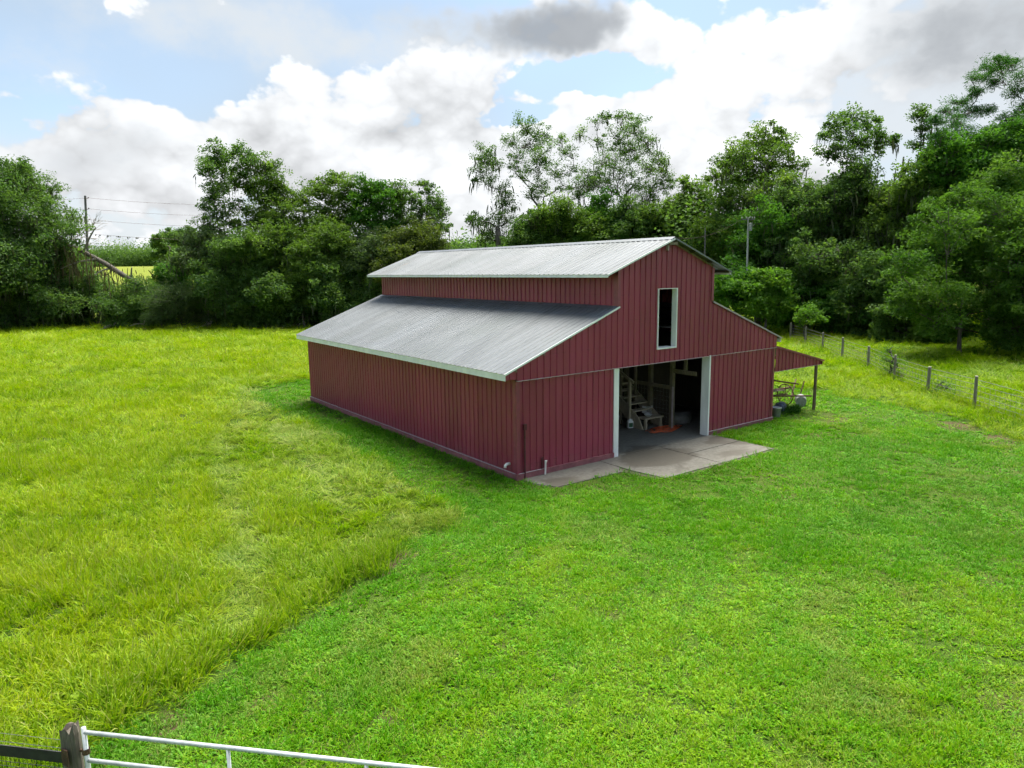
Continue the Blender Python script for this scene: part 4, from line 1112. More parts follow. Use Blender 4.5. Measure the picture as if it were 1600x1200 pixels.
        tree('oak_tree', lab, 'tree', x, dep, blob(x - w, y - h, x + w, y + h, 14, 21, 31, 120 + i), lf, seed=130 + i, dens=1.25, per=80, moss=mo, size=.11, group=RGT)
    # the large feathery tree on the right, nearer
    tree('feathery_tree', 'large feathery light green tree beyond the fence on the right', 'tree', 1503, 43,
         [(1585, 275, 32), (1545, 292, 32), (1500, 318, 30), (1600, 320, 40), (1555, 335, 36), (1470, 345, 30), (1512, 362, 36), (1440, 382, 28), (1475, 395, 34), (1550, 395, 40), (1605, 390, 40), (1412, 410, 24), (1445, 428, 30), (1500, 430, 38), (1560, 450, 40), (1395, 440, 20), (1425, 460, 26), (1470, 470, 32), (1525, 485, 32), (1605, 460, 38), (1590, 510, 30), (1440, 490, 20), (1560, 525, 24), (1480, 500, 22), (1510, 515, 18), (1410, 480, 18), (1460, 515, 16)],
         'willow', 'bark', seed=150, dens=1.25, per=110, size=.105, aspect=.4, group=RGT, clump=.36, trunk=3.6, thick=.6)
    tree('feathery_tree', 'second feathery tree cut by the right edge of the frame', 'tree', 1650, 40, blob(1600, 280, 1720, 520, 16, 32, 44, 9), 'willow', seed=151, dens=1.2, per=110, size=.105, aspect=.4, group=RGT)
    # shrubs along the foot of the wood
    for i, (x, y, w, h, dep, lf, lab) in enumerate([
        (1150, 450, 26, 35, 55, 'leafgreen', 'leafy shrub behind the barn gable shoulder'),
        (1195, 465, 30, 34, 54, 'leaflime', 'light green sprawling shrub above the lower right roof'),
        (1240, 460, 26, 40, 56, 'leafgreen', 'tall shrub beside the corner of the lower right roof'),
        (1305, 480, 34, 36, 55, 'leafgreen', 'dark leafy shrub behind the far fence posts'),
        (1355, 495, 32, 28, 54, 'oakdark', 'low dark shrub at the back of the shaded clearing'),
        (1415, 505, 34, 28, 50, 'oakdark', 'dark shrub left of the feathery tree trunk'),
        (1460, 510, 26, 22, 49, 'oak', 'small shrub right behind the feathery tree trunk'),
        (1580, 520, 34, 30, 46, 'oakdark', 'dark shrub under the feathery tree at the frame edge')]):
        tree('shrub', lab, 'shrub', x, dep, blob(x - w, y - h, x + w, min(y + h, 535), 9, 15, 21, 160 + i), lf, seed=170 + i, dens=1.5, per=80, trunk=1.5, size=.11)
    tree('sapling', 'pale green sapling by the far end of the fence', 'sapling', 1263, 50.5, [(1263, 478, 9), (1255, 488, 9), (1272, 488, 9), (1263, 498, 10), (1280, 497, 7), (1248, 498, 7)], 'leaflime', seed=181, per=45, size=.085, trunk=1.8)
build_trees()

# distant woodland read as one mass: behind the two rows and on the rise beyond the far meadow
def woodland(name, label, px0, px1, depth, spread, h0, h1, n, seed, leaf, size, basez=0.0, per=60):
    r = np.random.default_rng(seed)
    P, T = [], []
    for i in range(n):
        b = foot(r.uniform(px0, px1), depth + r.uniform(-spread, spread))
        h = r.uniform(h0, h1)
        z = basez + h * r.uniform(0.05, 1.0) ** 0.8
        c = np.array((b[0], b[1], z))
        cr = 0.9 + 0.02 * depth * r.uniform(.4, 1)
        q = r.normal(size=(per, 3))
        q *= (r.uniform(0, 1, per) ** .4 / np.linalg.norm(q, axis=1))[:, None]
        P.append(c + q * cr)
        T.append(np.clip(r.normal(.4, .2) + q[:, 2] * .2, 0, 1))
    P, T = np.concatenate(P), np.concatenate(T)
    P[:, 2] = np.maximum(P[:, 2], basez)
    V = leaf_faces(P, size, .6, r)
    me = np_mesh(name, V, np.arange(len(V)).reshape(-1, 4), M[leaf], {'tint': np.repeat(T, 4)})
    o = link(bpy.data.objects.new(name, me))
    tag(o, label, 'woodland', kind='stuff')
woodland('woodland', 'dark undergrowth behind the left row of oaks', -150, 165, 84, 3, 5.0, 8.0, 230, 1, 'oakdark', .2)
woodland('woodland', 'shaded undergrowth behind the row left of the barn', 275, 690, 80, 3, 5.5, 9.0, 420, 2, 'oakdark', .2)
woodland('woodland', 'shaded undergrowth behind the barn ridge', 720, 1080, 84, 3, 5.5, 9.5, 330, 3, 'oakdark', .2)
woodland('woodland', 'deep shade growth inside the wood on the right', 1050, 1760, 68, 4, 8.0, 14.0, 900, 4, 'oakdark', .2)
woodland('far_woodland', 'distant tree line beyond the far meadow', -150, 420, 330, 20, 6, 10, 1500, 5, 'oakdark', .36, basez=6.5, per=170)
woodland('far_woodland', 'distant tree line showing left of the barn ridge', 640, 830, 300, 14, 5, 9, 600, 6, 'oakdark', .55, basez=6.5, per=110)
tree('oak_tree', 'distant oak standing beyond the far meadow, right of the gap', 'tree', 268, 150, [(262, 368, 13), (248, 378, 11), (280, 372, 13), (295, 366, 12), (268, 390, 14), (250, 398, 10), (290, 392, 14), (310, 378, 12)], 'oakdark', seed=201, dens=1.2, per=60, size=.22, basez=1.0)

# ------------------------------------------------------------------ fences, gate, poles
def build_fence():
    pts = [gnd(x, y) for x, y in ((1522, 637), (1449, 615), (1397, 595), (1356, 575), (1316, 560), (1285, 548), (1258, 538), (1235, 531))]
    d = (pts[0] - pts[2]) / 2
    pts = [pts[0] + d * 2.1, pts[0] + d * 1.02] + pts
    f = thing('wire_fence', 'wire fence on grey wooden posts running past the barn', 'fence', tuple(pts[2]))
    B = pts[2].copy()
    r = random.Random(4)
    tops = []
    for i, p in enumerate(pts):
        h = 1.22 + r.uniform(-.06, .06)
        l = np.array((r.uniform(-.05, .05), r.uniform(-.05, .05), h))
        rad = r.uniform(.055, .070)
        q = p - B
        po = MB().tube([q + l * t for t in (-0.1, 0.5, 1.0)], [rad * 1.05, rad, rad * .96], 10).build('post', M['post'], f)
        c = q + l
        MB().lathe([(0.001, 0.004), (rad * .95, 0.004)], 10, tuple(c)).build('cut_top', M['cut'], po)
        tops.append((q, l))
    for hz in (0.15, 0.32, 0.5, 0.7, 0.92, 1.12):
        path = [q + l * (hz / l[2]) for q, l in tops]
        MB().tube(path, 0.008, 4).build('wire', M['wire'], f)
    m = MB()
    for (q0, l0), (q1, l1) in zip(tops[:-1], tops[1:]):
        n = int(np.linalg.norm(q1 - q0) / 0.30)
        for k in range(1, n):
            a = q0 + (q1 - q0) * k / n
            m.tube([a + np.array((0, 0, .15)), a + np.array((0, 0, .92))], 0.005, 3, cap=False)
    m.build('wire_stays', M['wire'], f, kind='stuff')
build_fence()

def build_gate():
    # the gate runs along the near edge of the yard
    H0 = gnd(131, 1144, 1.25)
    H1 = gnd(640, 1199, 1.25)
    d = (H1 - H0)
    d[2] = 0
    d /= np.linalg.norm(d)
    g = thing('tube_gate', 'pale metal tube gate along the bottom edge', 'gate', (H0[0], H0[1], 0))
    W_ = 4.2
    r0 = 0.021
    P = lambda s, z: d * s + np.array((0, 0, z))
    for z in (1.25, 0.95, 0.70, 0.48, 0.30, 0.13):
        MB().tube([P(0.0, z), P(W_ / 2, z), P(W_, z)], r0, 12).build('rail', M['galv'], g, smooth=True)
    s1 = float(np.dot(gnd(356, 1168, 1.25) - H0, d))
    for s in (s1, s1 + 1.35):
        MB().tube([P(s, 0.15), P(s, 1.25)], r0 * .85, 10).build('upright', M['galv'], g, smooth=True)
    MB().tube([P(0, 0.10), P(0, 1.30)], r0 * 1.1, 10).build('end_stile', M['galv'], g, smooth=True)
    MB().tube([P(W_, 0.10), P(W_, 1.28)], r0 * 1.1, 10).build('end_stile', M['galv'], g, smooth=True)
    for z in (1.05, 0.30):
        MB().tube([P(-0.10, z), P(0.0, z)], 0.014, 8).lathe([(.035, -.03), (.035, .03)], 8, tuple(P(0, z))).build('hinge', M['iron'], g)
    gp = H0 - d * 0.15
    gp[2] = 0
    po = thing('gate_post', 'split weathered wooden post at the hinge end of the gate', 'post', tuple(gp), 0.5)
    r = np.random.default_rng(2)
    n = 14
    V, F = [], []
    for i, z in enumerate((-0.1, 0.5, 1.0, 1.24, 1.30)):
        for k in range(n):
            a = 2 * math.pi * k / n
            q = (0.085 + 0.008 * math.sin(3 * a + .4) + r.normal() * .003) * (0.93 if i == 4 else 1)
            V.append((q * math.cos(a), q * math.sin(a), z + (0.035 * r.normal() if i == 4 else 0)))
    F = [(i * n + k, i * n + (k + 1) % n, (i + 1) * n + (k + 1) % n, (i + 1) * n + k) for i in range(4) for k in range(n)] + [tuple(4 * n + k for k in range(n))]
    MB().poly(V, F).build('shaft', M['gatepost'], po)
    MB().poly([(-.09, -.075, 1.12), (-.09, -.082, .95), (-.085, .02, .95), (-.085, .01, 1.12), (-.102, -.07, 1.12), (-.102, -.08, .95), (-.10, .02, .95), (-.10, .01, 1.12)],
              [(4, 5, 6, 7), (0, 4, 7, 3), (1, 2, 6, 5), (0, 1, 5, 4), (2, 3, 7, 6)]).build('hinge_plate', M['iron'], po)
    # netting fence going left from the post
    A0 = gp - d * 0.10
    fl = thing('netting_fence', 'dark netting fence left of the gate post', 'fence', (A0[0], A0[1], 0))
    L_ = 2.6
    q = -d
    b = MB()
    # black band across the top, then mesh below
    b.bar(np.array((0, 0, 0.95)), q * L_ + np.array((0, 0, 0.95)), 0.012, 0.12)
    b.build('top_band', M['black'], fl)
    m = MB()
    for z in np.arange(0.08, 0.88, 0.05):
        m.bar(np.array((0, 0, z)), q * L_ + np.array((0, 0, z)), 0.004, 0.004)
    for s in np.arange(0.03, L_, 0.05):
        m.bar(q * s + np.array((0, 0, 0.06)), q * s + np.array((0, 0, 0.89)), 0.004, 0.004)
    m.build('netting', M['black'], fl, kind='stuff')
    for z in (1.05, 1.14):
        MB().tube([np.array((0, 0, z)), q * L_ + np.array((0, 0, z))], 0.003, 4).build('wire', M['wire'], fl)
    MB().tube([q * L_ + np.array((0, 0, -0.05)), q * L_ + np.array((0, 0, 1.3))], 0.06, 10).build('post', M['post'], fl)
build_gate()

def build_poles():
    # tall line pole on the left with four lines
    D = 88
    B = foot(142, D)
    T = at(133, 306, D)
    p = thing('utility_pole', 'tall grey utility pole above the trees on the left', 'pole', tuple(B))
    axis = T - B
    MB().tube([B - B, axis * .5, axis], [.19, .16, .13], 10).build('shaft', M['pole'], p)
    side = RT * np.array((1, 1, 0))
    side /= np.linalg.norm(side)
    r = np.random.default_rng(8)
    for k, (yy, hang) in enumerate(((310, 0), (327, 0), (344, 0), (365, 1))):
        c = axis * ((at(134, yy, D)[2]) / T[2])
        e = c + side * .40 + np.array((0, 0, .06))
        if not hang:
            MB().tube([c + side * .1, c + side * .30, e], [.03, .03, .03], 6).lathe([(.03, -.05), (.07, 0), (.05, .06), (.07, .10), (.02, .14)], 10, tuple(e)).build('insulator', M['ceramic'], p)
        else:
            e = c + side * .16
        end = at(420, yy + 9, D + 8) - B
        sag = [e + (end - e) * t - np.array((0, 0, 1)) * 1.1 * 4 * t * (1 - t) * .35 for t in np.linspace(0, 1, 14)]
        MB().tube(sag, 0.015, 4).build('line', M['ceramic'], p)
        st = at(-150, yy + 4, D - 10) - B
        sg = [e + (st - e) * t - np.array((0, 0, 1)) * 1.2 * t * (1 - t) for t in np.linspace(0, 1, 12)]
        MB().tube(sg, 0.015, 4).build('line', M['ceramic'], p)
        if hang:
            tops = np.array([e + (end - e) * t - np.array((0, 0, 1)) * 1.1 * 4 * t * (1 - t) * .35 for t in (.04, .06, .10, .11, .15, .155, .16, .165, .2, .22, .245, .25, .255, .26, .3, .33, .335, .36, .365, .4)])
            V, F = moss_strips(np.repeat(tops, 2, 0), r, .10, .45, .07)
            me = np_mesh('moss', V, F, M['moss'], {'tint': np.full(len(V), .3)})
            tag(link(bpy.data.objects.new('moss', me), p), kind='stuff')
    # two slim poles in front of the wood behind the gable
    for px, py, dep, lab, rad, mat, arm in ((1169, 340, 56, 'pale service pole with a crossarm behind the barn gable', .085, 'palepole', 1), (1102, 356, 60, 'thin grey pole just right of the gable peak', .07, 'pole', 0)):
        B = foot(px - 3, dep)
        T = at(px, py, dep)
        q = thing('service_pole', lab, 'pole', tuple(B))
        ax = T - B
        MB().tube([ax * 0, ax], [rad * 1.15, rad * .8], 9).build('shaft', M[mat], q)
        if arm:
            c = ax * .985
            MB().bar(c - side * .55, c + side * .55, .08, .10).build('crossarm', M['pole'], q)
            for s in (-.5, -.12, .32, .5):
                MB().lathe([(.02, 0), (.05, .05), (.045, .12), (.01, .15)], 8, tuple(c + side * s + np.array((0, 0, .05)))).build('insulator', M['palepole'], q)
            MB().lathe([(.001, -.55), (.15, -.55), (.15, .05), (.001, .08)], 12, tuple(c + side * .2 - np.array((0, 0, .35)))).build('transformer', M['greymetal'], q)
            e = c + side * -.5
            f = at(1060, 372, 62) - B
            MB().tube([e + (f - e) * t - np.array((0, 0, 2.0 * t * (1 - t))) for t in np.linspace(0, 1, 10)], .018, 4).build('line', M['ceramic'], q)
build_poles()

def build_junk():
    # old implements beneath the lean-to
    h = thing('farm_implement', 'rusty old wheeled farm implement parked under the lean-to', 'farm implement', (14.1, 1.55, 0), R(-12))
    for dx in (-.55, .6):
        w = MB()
        n = 20
        w.tube([(dx, .42 * math.cos(2 * math.pi * k / n), .42 + .42 * math.sin(2 * math.pi * k / n)) for k in range(n + 1)], .022, 6, cap=False)
        w.build('wheel_rim', M['iron'], h)
        for k in range(8):
            a = 2 * math.pi * k / 8
            MB().tube([(dx, 0, .42), (dx, .42 * math.cos(a), .42 + .42 * math.sin(a))], .011, 5).build('spoke', M['iron'], h)
    MB().tube([(-.65, 0, .42), (.7, 0, .42)], .032, 8).build('axle', M['iron'], h)
    MB().bar((-.6, .1, .6), (1.1, .25, .62), .06, .06).build('frame_bar', M['iron'], h)
    MB().bar((-.4, -.1, .45), (1.25, -.75, .42), .05, .05).build('frame_bar', M['iron'], h)
    MB().bar((.5, -.4, .30), (1.35, .2, .95), .045, .045).build('frame_bar', M['iron'], h)
    MB().bar((1.0, -.3, .12), (1.5, -.1, .90), .04, .04).build('frame_bar', M['iron'], h)
    for k in range(9):
        x = -.5 + k * .2
        MB().tube([(x, .15, .6), (x, .42, .62), (x, .62, .35), (x, .52, .06)], .010, 5).build('tine', M['iron'], h)
    MB().bar((-.9, .6, 1.18), (1.15, -.15, .82), .075, .055).build('drawbar', M['iron'], h)
    s = thing('sheet_metal_tub', 'grey metal tub on its side under the lean-to', 'tub', (14.75, 0.75, 0.0), R(35))
    MB().tube([(0, 0, .2), (.5, 0, .2)], [.2, .23], 16, cap=False).build('shell', M['greymetal'], s, smooth=True)
    MB().lathe([(.001, 0), (.2, 0)], 16).build('tub_bottom', M['greymetal'], s)
    s.children[1].rotation_euler = (0, R(90), 0)
    s.children[1].location = (0.01, 0, .2)
    d = thing('bucket', 'pale bucket standing in grass against the barn corner', 'bucket', (12.30, 0.25, 0))
    MB().lathe([(0, 0), (.14, 0), (.17, .38), (.18, .38), (.18, .35), (.165, .35), (.13, .02), (0, .02)], 16).build('shell', M['galv'], d, smooth=True)
    MB().tube([(.17 * math.cos(a), .0, .36 + .15 * math.sin(a)) for a in np.linspace(0, math.pi, 10)], .005, 5).build('handle', M['wire'], d)
    b = thing('plastic_barrel', 'dark blue barrel lying beside the rusty implement, under the lean-to', 'barrel', (13.15, .65, .0), R(20))
    MB().tube([(-.30, 0, .2), (-.27, 0, .2), (-.1, 0, .2), (.1, 0, .2), (.27, 0, .2), (.30, 0, .2)], [.14, .185, .2, .2, .185, .14], 16).build('drum', M['plasticblue'], b, smooth=True)
    MB().tube([(-.12, .203 * math.cos(a), .2 + .203 * math.sin(a)) for a in np.linspace(0, 2 * math.pi, 17)], .010, 5).build('hoop', M['plasticblue'], b)
    k = thing('plank', 'weathered plank propped against the rusty implement under the lean-to', 'plank', (13.0, 1.15, 0))
    MB().bar((0, 0, .75), (1.9, .5, .55), .16, .035).build('board', M['lumber'], k)
build_junk()

# dead branches on the grass at the field edge
def build_branches():
    r = np.random.default_rng(77)
    for px, py, s, lab in ((170, 503, 1.0, 'bare dead branch lying before the mossy thicket'), (215, 508, .8, 'forked dead branch left of the rounded bush'),
                           (318, 507, .8, 'dead branch lying right of the rounded bush'), (420, 508, .9, 'pale dead branch below the left row of trees'), (458, 507, .7, 'short dead branch near the barn roof corner')):
        B = foot(px, 69.5)
        o = thing('fallen_branch', lab, 'branch', tuple(B), r.uniform(-.6, .6))
        m = MB()
        def grow(a, d, ln, rad, dep):
            b = a + d * ln
            b[2] = max(b[2], .08)
            m.tube(bez(a, (a + b) / 2 + r.normal(size=3) * ln * .1 + np.array((0, 0, .1)), b, 5), np.linspace(rad, rad * .5, 5), 5)
            if dep:
                for _ in range(3):
                    q = d + r.normal(size=3) * .5 + np.array((0, 0, .12))
                    grow(a + (b - a) * r.uniform(.4, .95), q / np.linalg.norm(q), ln * r.uniform(.4, .7), rad * .55, dep - 1)
        grow(np.array((-1.6 * s, 0, .15)), np.array((.95, .1, .22)), 2.6 * s, .10 * s, 2)
        m.build('limb', M['palebranch'], o)
build_branches()

# ------------------------------------------------------------------ weeds by the fence
tree('tall_weed', 'tall feathery weed beside a fence post', 'weed', 1393, 34.6, [(1390, 545, 7), (1396, 560, 9), (1385, 565, 9), (1404, 572, 10), (1390, 580, 12), (1412, 585, 9)], 'leaflime', seed=301, per=40, size=.07, aspect=.14, trunk=.6, dens=1.1)
tree('tall_weed', 'bushy feathery weed between two fence posts, nearer the camera', 'weed', 1475, 30, [(1470, 600, 9), (1480, 606, 10), (1466, 612, 10), (1488, 615, 9), (1476, 618, 12)], 'leaflime', seed=302, per=40, size=.065, aspect=.14, trunk=.4, dens=1.1)
tree('weed_clump', 'green weed clump growing at the barn corner by the lean-to', 'weed', 1230, 26.9, [(1222, 644, 4), (1232, 643, 5), (1243, 640, 4)], 'leafgreen', seed=303, per=60, size=.05, aspect=.3, trunk=.15, dens=1.6)

# ------------------------------------------------------------------ grass
def tuft(name, n, rad, h0, h1, wid, bend, mat, seed, stalks=0):
    r = np.random.default_rng(seed)
    N_ = n + stalks
    a = r.uniform(0, 2 * math.pi, N_)
    q = rad * np.sqrt(r.uniform(0, 1, N_))
    base = np.stack([q * np.cos(a), q * np.sin(a), np.full(N_, -0.01)], 1)
    da = a + r.normal(0, 0.9, N_)
    dirv = np.stack([np.cos(da), np.sin(da), np.zeros(N_)], 1)
    h = r.uniform(h0, h1, N_)
    b = bend * r.uniform(0.3, 1.2, N_)
    w = wid * r.uniform(0.7, 1.3, N_)
    if stalks:
        h[n:] = h1 * r.uniform(1.1, 1.4, stalks)
        b[n:] *= 0.5
        w[n:] *= 0.6
    sd = np.stack([-np.sin(da), np.cos(da), np.zeros(N_)], 1)
    ang = r.uniform(-1, 1, N_)
    sd = sd * np.cos(ang)[:, None] + dirv * np.sin(ang)[:, None]
    up = np.array((0, 0, 1.0))
    V = np.empty((N_, 8, 3))
    H = np.empty((N_, 8))
    for i, (t, ww) in enumerate(((0, .8), (.38, 1.0), (.74, .75), (1, .12))):
        zz = h * (t - 0.38 * np.minimum(b / h, 1.3) * t ** 3)
        c = base + dirv * (b * t ** 1.9)[:, None] + up * zz[:, None]
        V[:, 2 * i] = c - sd * (w * ww / 2)[:, None]
        V[:, 2 * i + 1] = c + sd * (w * ww / 2)[:, None]
        H[:, 2 * i:2 * i + 2] = t
    o = (np.arange(N_) * 8)[:, None]
    F = np.concatenate([o + np.array([[2 * i, 2 * i + 1, 2 * i + 3, 2 * i + 2]]) for i in range(3)])
    bl = r.uniform(0, 1, N_)
    if stalks:
        bl[n:] = r.uniform(.88, 1.0, stalks)
    me = np_mesh(name, V.reshape(-1, 3), F, mat, {'blade': np.repeat(bl, 8), 'ht': H.ravel()})
    return bpy.data.objects.new(name, me)

def scatter_tree(name, protos):
    """node group: one of the tufts on each point, turned and scaled by the point's own attributes"""
    cl = bpy.data.collections.new(name)
    for o in protos:
        cl.objects.link(o)
    ng = bpy.data.node_groups.new(name, 'GeometryNodeTree')
    ng.interface.new_socket('Geometry', in_out='INPUT', socket_type='NodeSocketGeometry')
    ng.interface.new_socket('Geometry', in_out='OUTPUT', socket_type='NodeSocketGeometry')
    t = NT(ng)
    gi = t.n('NodeGroupInput')
    go = t.n('NodeGroupOutput')
    ci = t.n('GeometryNodeCollectionInfo')
    ci.inputs['Collection'].default_value = cl
    ci.inputs['Separate Children'].default_value = True
    ci.inputs['Reset Children'].default_value = True
    rot = t.n('GeometryNodeInputNamedAttribute', {'Name': 'rot'}, data_type='FLOAT_VECTOR')
    scl = t.n('GeometryNodeInputNamedAttribute', {'Name': 'scl'}, data_type='FLOAT_VECTOR')
    idx = t.n('GeometryNodeInputNamedAttribute', {'Name': 'pick'}, data_type='FLOAT')
    f2i = t.n('FunctionNodeFloatToInt', {0: idx.outputs[0]})
    io = t.n('GeometryNodeInstanceOnPoints', {'Points': gi.outputs[0], 'Instance': ci.outputs[0], 'Pick Instance': True,
                                              'Instance Index': f2i.outputs[0], 'Rotation': rot.outputs[0], 'Scale': scl.outputs[0]})
    ng.links.new(io.outputs[0], go.inputs[0])
    return ng

def inside(P, poly):
    x, y = P[:, 0], P[:, 1]
    r = np.zeros(len(P), bool)
    n = len(poly)
    for i in range(n):
        (x0, y0), (x1, y1) = poly[i], poly[(i + 1) % n]
        c = ((y0 > y) != (y1 > y)) & (x < (x1 - x0) * (y - y0) / (y1 - y0 + 1e-12) + x0)
        r ^= c
    return r
def dist_line(P, line):
    d = np.full(len(P), 1e9)
    for (x0, y0), (x1, y1) in zip(line[:-1], line[1:]):
        v = np.array((x1 - x0, y1 - y0))
        t = np.clip(((P[:, 0] - x0) * v[0] + (P[:, 1] - y0) * v[1]) / (v @ v), 0, 1)
        d = np.minimum(d, np.hypot(P[:, 0] - x0 - t * v[0], P[:, 1] - y0 - t * v[1]))
    return d
def smooth(x, a, b):
    u = np.clip((x - a) / (b - a), 0, 1)
    return u * u * (3 - 2 * u)
def wob(P, s, k):
    """slow wandering variation over the meadow, -1..1"""
    r = np.random.default_rng(k)
    v = np.zeros(len(P))
    for i in range(7):
        a = r.uniform(0, 2 * math.pi)
        f = s * 1.45 ** i
        v += np.sin((P[:, 0] * math.cos(a) + P[:, 1] * math.sin(a)) * f + r.uniform(0, 6.28) + 1.3 * np.sin((P[:, 0] * math.sin(a) - P[:, 1] * math.cos(a)) * f * .7)) * 0.8 ** i
    return v / 2.2

MOWN = [(-18, -10), (-10, -5.35), (-7.9, -4.2), (-5.5, -3.0), (-3.3, -1.7), (-2.7, -0.6), (-2.35, 2.95), (-2.05, 7.6), (-2.0, 13.4), (-1.9, 18.3), (-.4, 20.4), (1.5, 20.9), (14, 20.5),
        (16.4, 9), (17.2, 4.2), (19.0, 2.6), (18.0, .4), (17.6, -1.6), (17.2, -3.6), (14.9, -6.4), (11.0, -11.5), (7.5, -16.5), (0, -30), (-25, -30)]
EDGE = MOWN[:13]
TRACKS = [[(-1.8, 17.5), (-3.6, 12.5), (-5.6, 7.6), (-6.5, 3.6), (-6.9, 1.0), (-7.4, -1.5), (-8.3, -3.6)], [(-2.6, 14.0), (-3.2, 10), (-3.9, 6.2), (-4.1, 3.0), (-4.5, 0.4)], [(-1.0, 20), (-2.6, 15.5), (-4.4, 11), (-6.6, 7.6)]]
FENCE = [(13, -12.5), (19.6, -3.6), (21.5, -1.1), (23.9, 1.4), (27.2, 4.4), (32.8, 10.2), (37.1, 15.3)]

def build_grass():
    r = np.random.default_rng(99)
    def sector(r0, r1, dens, half=0.92):
        n = int(dens * half * (r1 * r1 - r0 * r0))
        rr = np.sqrt(r.uniform(r0 * r0, r1 * r1, n))
        a = YAW + r.uniform(-half, half, n)
        return np.stack([CAM[0] + rr * np.sin(a), CAM[1] + rr * np.cos(a)], 1), rr
    APRON = [(0.06, -0.42), (0.42, -1.17), (2.72, -1.25), (2.95, -1.3), (3.16, -2.40), (8.08, -2.40), (8.11, -0.0), (0, 0)]
    BARE = [(x, y, q) for x, y, q, s in PATCHES]
    def clear(P, pad=0.0):
        ok = ~((P[:, 0] > -0.07 - pad) & (P[:, 0] < W + 0.06 + pad) & (P[:, 1] > -0.07 - pad) & (P[:, 1] < L + 0.1 + pad))
        return ok & ~inside(P, APRON)
    def bare(P):
        k = np.ones(len(P))
        for x, y, q in BARE:
            dd = np.hypot(P[:, 0] - x, P[:, 1] - y) / q
            k *= 0.52 + 0.48 * smooth(dd + 0.45 * wob(P, 2.5, 3), 0.4, 1.2)
        return k
    out = {'lawn': [], 'field': []}
    for r0, r1, dl, df in ((3.5, 11, 170, 60), (11, 17, 120, 48), (17, 27, 55, 30), (27, 45, 20, 14), (45, 62, 6, 7), (62, 92, 0, 4.0)):
        P, rr = sector(r0, r1, max(dl, df))
        mown = inside(P + np.stack([wob(P, 1.6, 21), wob(P, 1.6, 22)], 1) * 0.26, MOWN)
        u = r.random(len(P))
        ok = clear(P)
        de = dist_line(P, EDGE)
        # lawn
        m = ok & mown & (u < dl / max(dl, df))
        keep = (1 - .35 * smooth(wob(P, 1.9, 71) + .6 * wob(P, 4.5, 72), .35, 1.0)) * np.where((de < .20) & (P[:, 1] < -.6) & (wob(P, 1.2, 51) > -.35), .12, 1.0) * bare(P) * (0.72 + 0.28 * smooth(wob(P, 1.1, 5), -.6, .3))
        m &= r.random(len(P)) < keep
        Q, q = P[m], rr[m]
        n = len(Q)
        grow = 1 + np.maximum(0, (q - 14) / 26)
        hs = (0.9 + 0.25 * wob(Q, .7, 6)) * r.uniform(.75, 1.25, n) * (1 + 0.35 * (1 - smooth(de[m], 0, 1.2)))
        sc = np.stack([grow * r.uniform(.8, 1.25, n)] * 2 + [hs * (1 + (grow - 1) * .35)], 1)
        near = 1 - smooth(np.hypot(Q[:, 0] + 4.0, Q[:, 1] + 11.0), 4.0, 11.5)
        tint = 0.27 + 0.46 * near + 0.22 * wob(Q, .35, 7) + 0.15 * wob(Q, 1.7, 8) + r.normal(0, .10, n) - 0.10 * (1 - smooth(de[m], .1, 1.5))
        tint += 0.22 * smooth(Q[:, 0], 9, 17)
        tint += 0.10 * wob(Q, 3.3, 17) + 0.07 * np.sin(de[m] * 5.2 + 0.8 * wob(Q, .5, 44))
        straw = np.clip(0.45 * smooth(wob(Q, .8, 18) + .35 * wob(Q, 3, 19), .45, 1.1) * (0.3 + 0.7 * np.maximum(near, smooth(Q[:, 0], 6, 13))) + .25 * (1 - bare(Q)), 0, .7)
        out['lawn'].append((Q, sc, tint, straw))
        # long grass
        m = ok & ~mown & (u < df / max(dl, df)) & (r.random(len(P)) < 0.35 + 0.65 * bare(P))
        Q, q = P[m], rr[m]
        n = len(Q)
        grow = 1 + np.maximum(0, (q - 16) / 30)
        dt = np.min([dist_line(Q, t) for t in TRACKS], axis=0)
        tr = 1 - smooth(dt + 0.12 * wob(Q, 3, 11), 0.18, 0.55)
        dfn = dist_line(Q, FENCE)
        beyond = (Q[:, 0] - 19.6) * 0.80 - (Q[:, 1] + 3.6) * 0.60 > 0.3       # other side of the fence
        right = Q[:, 0] > 9
        hs = (0.92 + 0.30 * wob(Q, .8, 12) + 0.30 * wob(Q, 2.2, 15)) * r.uniform(.7, 1.3, n)
        hs = np.maximum(hs, .35)
        hs *= 1 - 0.72 * tr
        hs *= np.where(right, np.where(beyond, .5, .62), 1.0)
        hs *= 1 + np.where(right, 0.9, 0.0) * (1 - smooth(dfn, .1, .7))
        sc = np.stack([grow * r.uniform(.85, 1.25, n)] * 2 + [hs * (1 + (grow - 1) * .12)], 1)
        e = de[m]
        sc[:, 2] *= 1 + .60 * (1 - smooth(e, .25, 1.3)) * ~right * (1 - smooth(Q[:, 1], -1.6, -.2))
        tint = 0.44 + 0.18 * wob(Q, .22, 13) + 0.15 * wob(Q, 1.1, 14) + 0.12 * wob(Q, 3.1, 16) + r.normal(0, .13, n)
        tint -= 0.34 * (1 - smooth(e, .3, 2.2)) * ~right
        tint -= 0.32 * tr
        tint -= 0.16 * (smooth(Q[:, 0], -7.0, -4.0) * (1 - smooth(Q[:, 1], 9, 14)))
        tint += 0.10 * smooth(q, 28, 50)
        tint -= np.where(beyond, .18, 0.0)
        flat_ = (1 - smooth(e, .2, 3.6)) * ~right * smooth(Q[:, 1], -1.6, 0.6) + .7 * smooth(Q[:, 0], -6.6, -4.6) * (1 - smooth(Q[:, 0], -3.0, -1.5)) * (1 - smooth(Q[:, 1], 8, 13)) * ~right
        flat_ = np.clip(flat_ + .25 * wob(Q, 1.5, 33) * (flat_ > .1), 0, 1)
        sc[:, 2] *= 1 - .52 * flat_
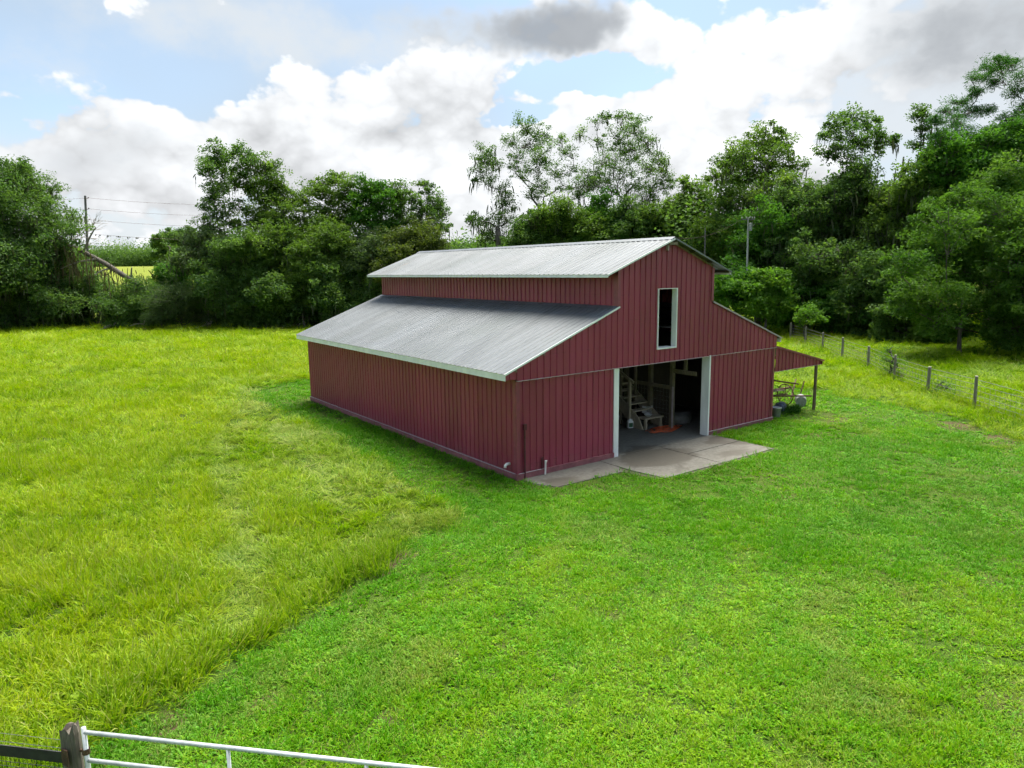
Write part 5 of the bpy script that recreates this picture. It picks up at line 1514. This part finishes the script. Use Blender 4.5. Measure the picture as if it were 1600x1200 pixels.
        sc[:, :2] *= (1 + .15 * flat_)[:, None]
        straw = np.clip(.42 * smooth(wob(Q, 1.3, 34) + .5 * wob(Q, 3.7, 35), -.1, .9) * flat_ + .30 * tr + .08 * smooth(wob(Q, .5, 36) + .4 * wob(Q, 2.7, 37), .5, 1.2), 0, .8)
        out['field'].append((Q, sc, tint, straw))
    lawn_t = [tuft('lawn_tuft', 26, .12, .035, .135, .0095, .085, M['lawn'], 500 + i) for i in range(5)]
    lawn_t += [tuft('clover_tuft', 16, .10, .02, .055, .034, .05, M['lawn'], 550 + i) for i in range(2)]
    field_t = [tuft('field_tuft', 34, .17, .09, .29, .0130, .20, M['field'], 600 + i, 4) for i in range(6)]
    for nm, protos, lab, tilt in (('lawn', lawn_t, 'short bright green mown grass around the barn', .10), ('field', field_t, 'long yellow green meadow grass left of and behind the barn', .20)):
        Q = np.concatenate([a[0] for a in out[nm]])
        S = np.concatenate([a[1] for a in out[nm]])
        T = np.clip(np.concatenate([a[2] for a in out[nm]]), 0, 1)
        ST = np.concatenate([a[3] for a in out[nm]])
        n = len(Q)
        V = np.concatenate([Q, np.zeros((n, 1))], 1)
        th = r.uniform(0, 2 * math.pi, n)
        ax, ay = 1.7 * tilt * wob(Q, .9, 31) + r.normal(0, 1.3 * tilt, n), 1.7 * tilt * wob(Q, .9, 32) + r.normal(0, 1.3 * tilt, n)
        rot = np.stack([ax * np.cos(th) + ay * np.sin(th), -ax * np.sin(th) + ay * np.cos(th), th], 1)
        me = np_mesh(nm + '_grass', V, np.zeros((0, 3), np.int32), None, {'rot': rot, 'scl': S, 'tint': T, 'straw': ST, 'pick': (np.where(r.random(n) < .16 * smooth(wob(Q, 1.4, 61) + .5 * wob(Q, 4, 62), .1, .9), r.integers(5, 7, n), r.integers(0, 5, n)) if nm == 'lawn' else r.integers(0, len(protos), n)).astype(float)})
        o = link(bpy.data.objects.new(nm + '_grass', me))
        md = o.modifiers.new('tufts', 'NODES')
        md.node_group = scatter_tree(nm + '_scatter', protos)
        tag(o, lab, 'grass', kind='stuff')
        print(nm, n)
build_grass()
